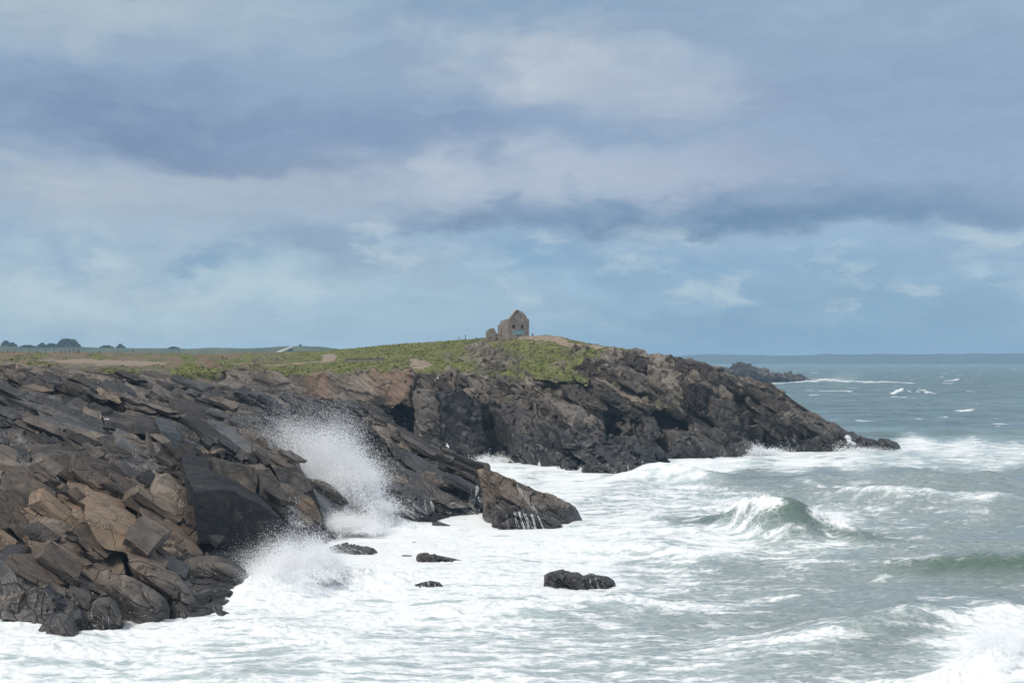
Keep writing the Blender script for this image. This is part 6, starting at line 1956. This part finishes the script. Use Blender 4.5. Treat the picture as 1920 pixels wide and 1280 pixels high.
for c in ((1500, 600, 700, 90, 0, (124, 160, 197), .75), (250, 570, 640, 120, 0, (172, 191, 210), 1.0), (700, 600, 300, 70, 0, (154, 184, 212), .5),
          (300, 240, 480, 90, -3, (126, 147, 184), .95), (430, 320, 200, 40, -8, (122, 143, 179), .9), (760, 250, 320, 50, 4, (130, 152, 190), .6),
          (1600, 170, 600, 80, 0, (140, 159, 194), .6), (1020, 15, 300, 50, 0, (132, 158, 192), .7), (1700, 330, 420, 50, 0, (140, 162, 198), .5),
          (1040, 130, 240, 60, -6, (184, 192, 209), 1.0), (1180, 165, 240, 45, -4, (172, 183, 206), .7), (130, 30, 360, 60, 0, (180, 192, 206), .8),
          (950, 335, 420, 50, 4, (174, 184, 206), 1.0), (1250, 320, 300, 45, -2, (168, 178, 205), .7), (120, 370, 300, 60, -3, (172, 183, 202), .9), (500, 370, 300, 45, 0, (166, 178, 201), .7),
          (1250, 408, 460, 34, -1, (112, 140, 178), .85), (1700, 392, 360, 50, 0, (116, 144, 181), .8), (1500, 422, 360, 22, 0, (104, 135, 172), .6), (900, 408, 120, 22, 0, (122, 145, 181), .6),
          (600, 470, 170, 40, -10, (132, 152, 186), .7), (380, 490, 80, 40, 0, (120, 155, 194), .75), (130, 505, 80, 32, -20, (134, 164, 202), .7), (20, 470, 40, 20, 0, (140, 170, 205), .4),
          (60, 490, 60, 30, -35, (172, 192, 214), .6), (300, 460, 90, 25, 0, (168, 184, 208), .6), (390, 517, 60, 12, -5, (176, 196, 216), .7), (690, 425, 40, 16, 0, (176, 188, 209), .8), (910, 488, 48, 24, 0, (178, 196, 219), .8),
          (1120, 545, 130, 26, -8, (152, 183, 215), .6), (1600, 470, 220, 40, 0, (150, 178, 212), .6), (1820, 508, 60, 16, 0, (164, 190, 217), .7), (1880, 455, 90, 18, 0, (150, 172, 204), .6), (1700, 520, 120, 26, -12, (140, 174, 210), .5),
          (1000, 480, 160, 30, 0, (112, 156, 198), .55), (1350, 510, 220, 30, 0, (122, 160, 200), .5)):
    cloud(*c)
streak = m.noise(m.vmath('MULTIPLY', wc_, (0.9, 5.5, 1)), 1.0, 6, 0.6)
sk = m.mrange(streak, 0.3, 0.7, 0.955, 1.05)
sky = m.mix(1.0, sky, m.n('ShaderNodeCombineColor', {0: sk, 1: sk, 2: m.math('ADD', m.math('MULTIPLY', sk, 0.7), 0.3)}).outputs[0], 'MULTIPLY')
wisp = m.noise(m.vmath('MULTIPLY', m.vmath('ADD', cmb, m.vmath('MULTIPLY', m.vmath('SUBTRACT', q2, (.5, .5, .5)), (0.5, 0.25, 0))), (1.5, 3.4, 1)), 1.0, 8, 0.57)
lowb = m.math('MULTIPLY', m.mrange(el, math.atan(40 / F), math.atan(110 / F)), m.mrange(el, math.atan(270 / F), math.atan(215 / F)))
sky = m.mix(m.math('MULTIPLY', lowb, m.mrange(wisp, 0.49, 0.66, 0, 0.6)), sky, lin((184, 200, 217)))
sky = m.mix(m.math('MULTIPLY', lowb, m.mrange(wisp, 0.46, 0.28, 0, 0.35)), sky, lin((128, 158, 192)))
sky = m.vmath('SUBTRACT', m.vmath('MULTIPLY', sky, (1.27, 1.315, 1.22)), (0.077, 0.097, 0.110))
lum = m.vmath('DOT_PRODUCT', sky, (0.25, 0.6, 0.15))
sky = m.mix(0.13, sky, m.n('ShaderNodeCombineColor', {0: lum, 1: lum, 2: lum}).outputs[0])
nish = m.n('ShaderNodeTexSky', sky_type='NISHITA', sun_disc=False, sun_elevation=SUN_EL, sun_rotation=SUN_AZ, altitude=10.0, air_density=1.0, dust_density=1.5)
clear = m.mix(1.0, nish.outputs[0], (0.1, 0.1, 0.1), 'MULTIPLY')
sky = m.mix(0.10, sky, clear)
# thicker, brighter overcast overhead
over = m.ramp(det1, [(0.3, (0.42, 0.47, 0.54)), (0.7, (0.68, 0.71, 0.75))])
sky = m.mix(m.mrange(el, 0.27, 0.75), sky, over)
below = m.mrange(el, -0.02, -0.2)
sky = m.mix(below, sky, (0.20, 0.26, 0.30))
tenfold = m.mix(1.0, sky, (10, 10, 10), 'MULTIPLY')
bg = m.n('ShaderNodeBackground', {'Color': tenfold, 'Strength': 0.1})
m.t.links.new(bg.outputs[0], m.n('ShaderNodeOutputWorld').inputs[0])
world.cycles.sampling_method = 'AUTOMATIC'

sun = bpy.data.lights.new('sun', 'SUN')
sun.energy = 2.8
sun.angle = math.radians(14)
sun.color = (1.0, 0.95, 0.88)
so = bpy.data.objects.new('sun', sun)
col.objects.link(so)
dv = Vector((math.sin(SUN_AZ) * math.cos(SUN_EL), math.cos(SUN_AZ) * math.cos(SUN_EL), math.sin(SUN_EL)))
so.rotation_euler = (-dv).to_track_quat('-Z', 'Y').to_euler()
so.location = (-60, -40, 90)

cam = bpy.data.cameras.new('camera')
cam.sensor_width = 36.0
cam.lens = 36.0 * F / 1920.0
cam.shift_y = (HZ - 640.0) / 1920.0
cam.clip_start = 0.5
cam.clip_end = 60000
co = bpy.data.objects.new('camera', cam)
col.objects.link(co)
co.location = (0, 0, CAMZ)
co.rotation_euler = (math.pi / 2, 0, 0)
scene.camera = co

scene.render.engine = 'CYCLES'
scene.view_settings.view_transform = 'Standard'
scene.view_settings.look = 'None'
scene.view_settings.exposure = 0.0
scene.view_settings.gamma = 1.0
scene.cycles.use_denoising = True
scene.cycles.max_bounces = 14
scene.cycles.diffuse_bounces = 12
scene.cycles.volume_bounces = 1
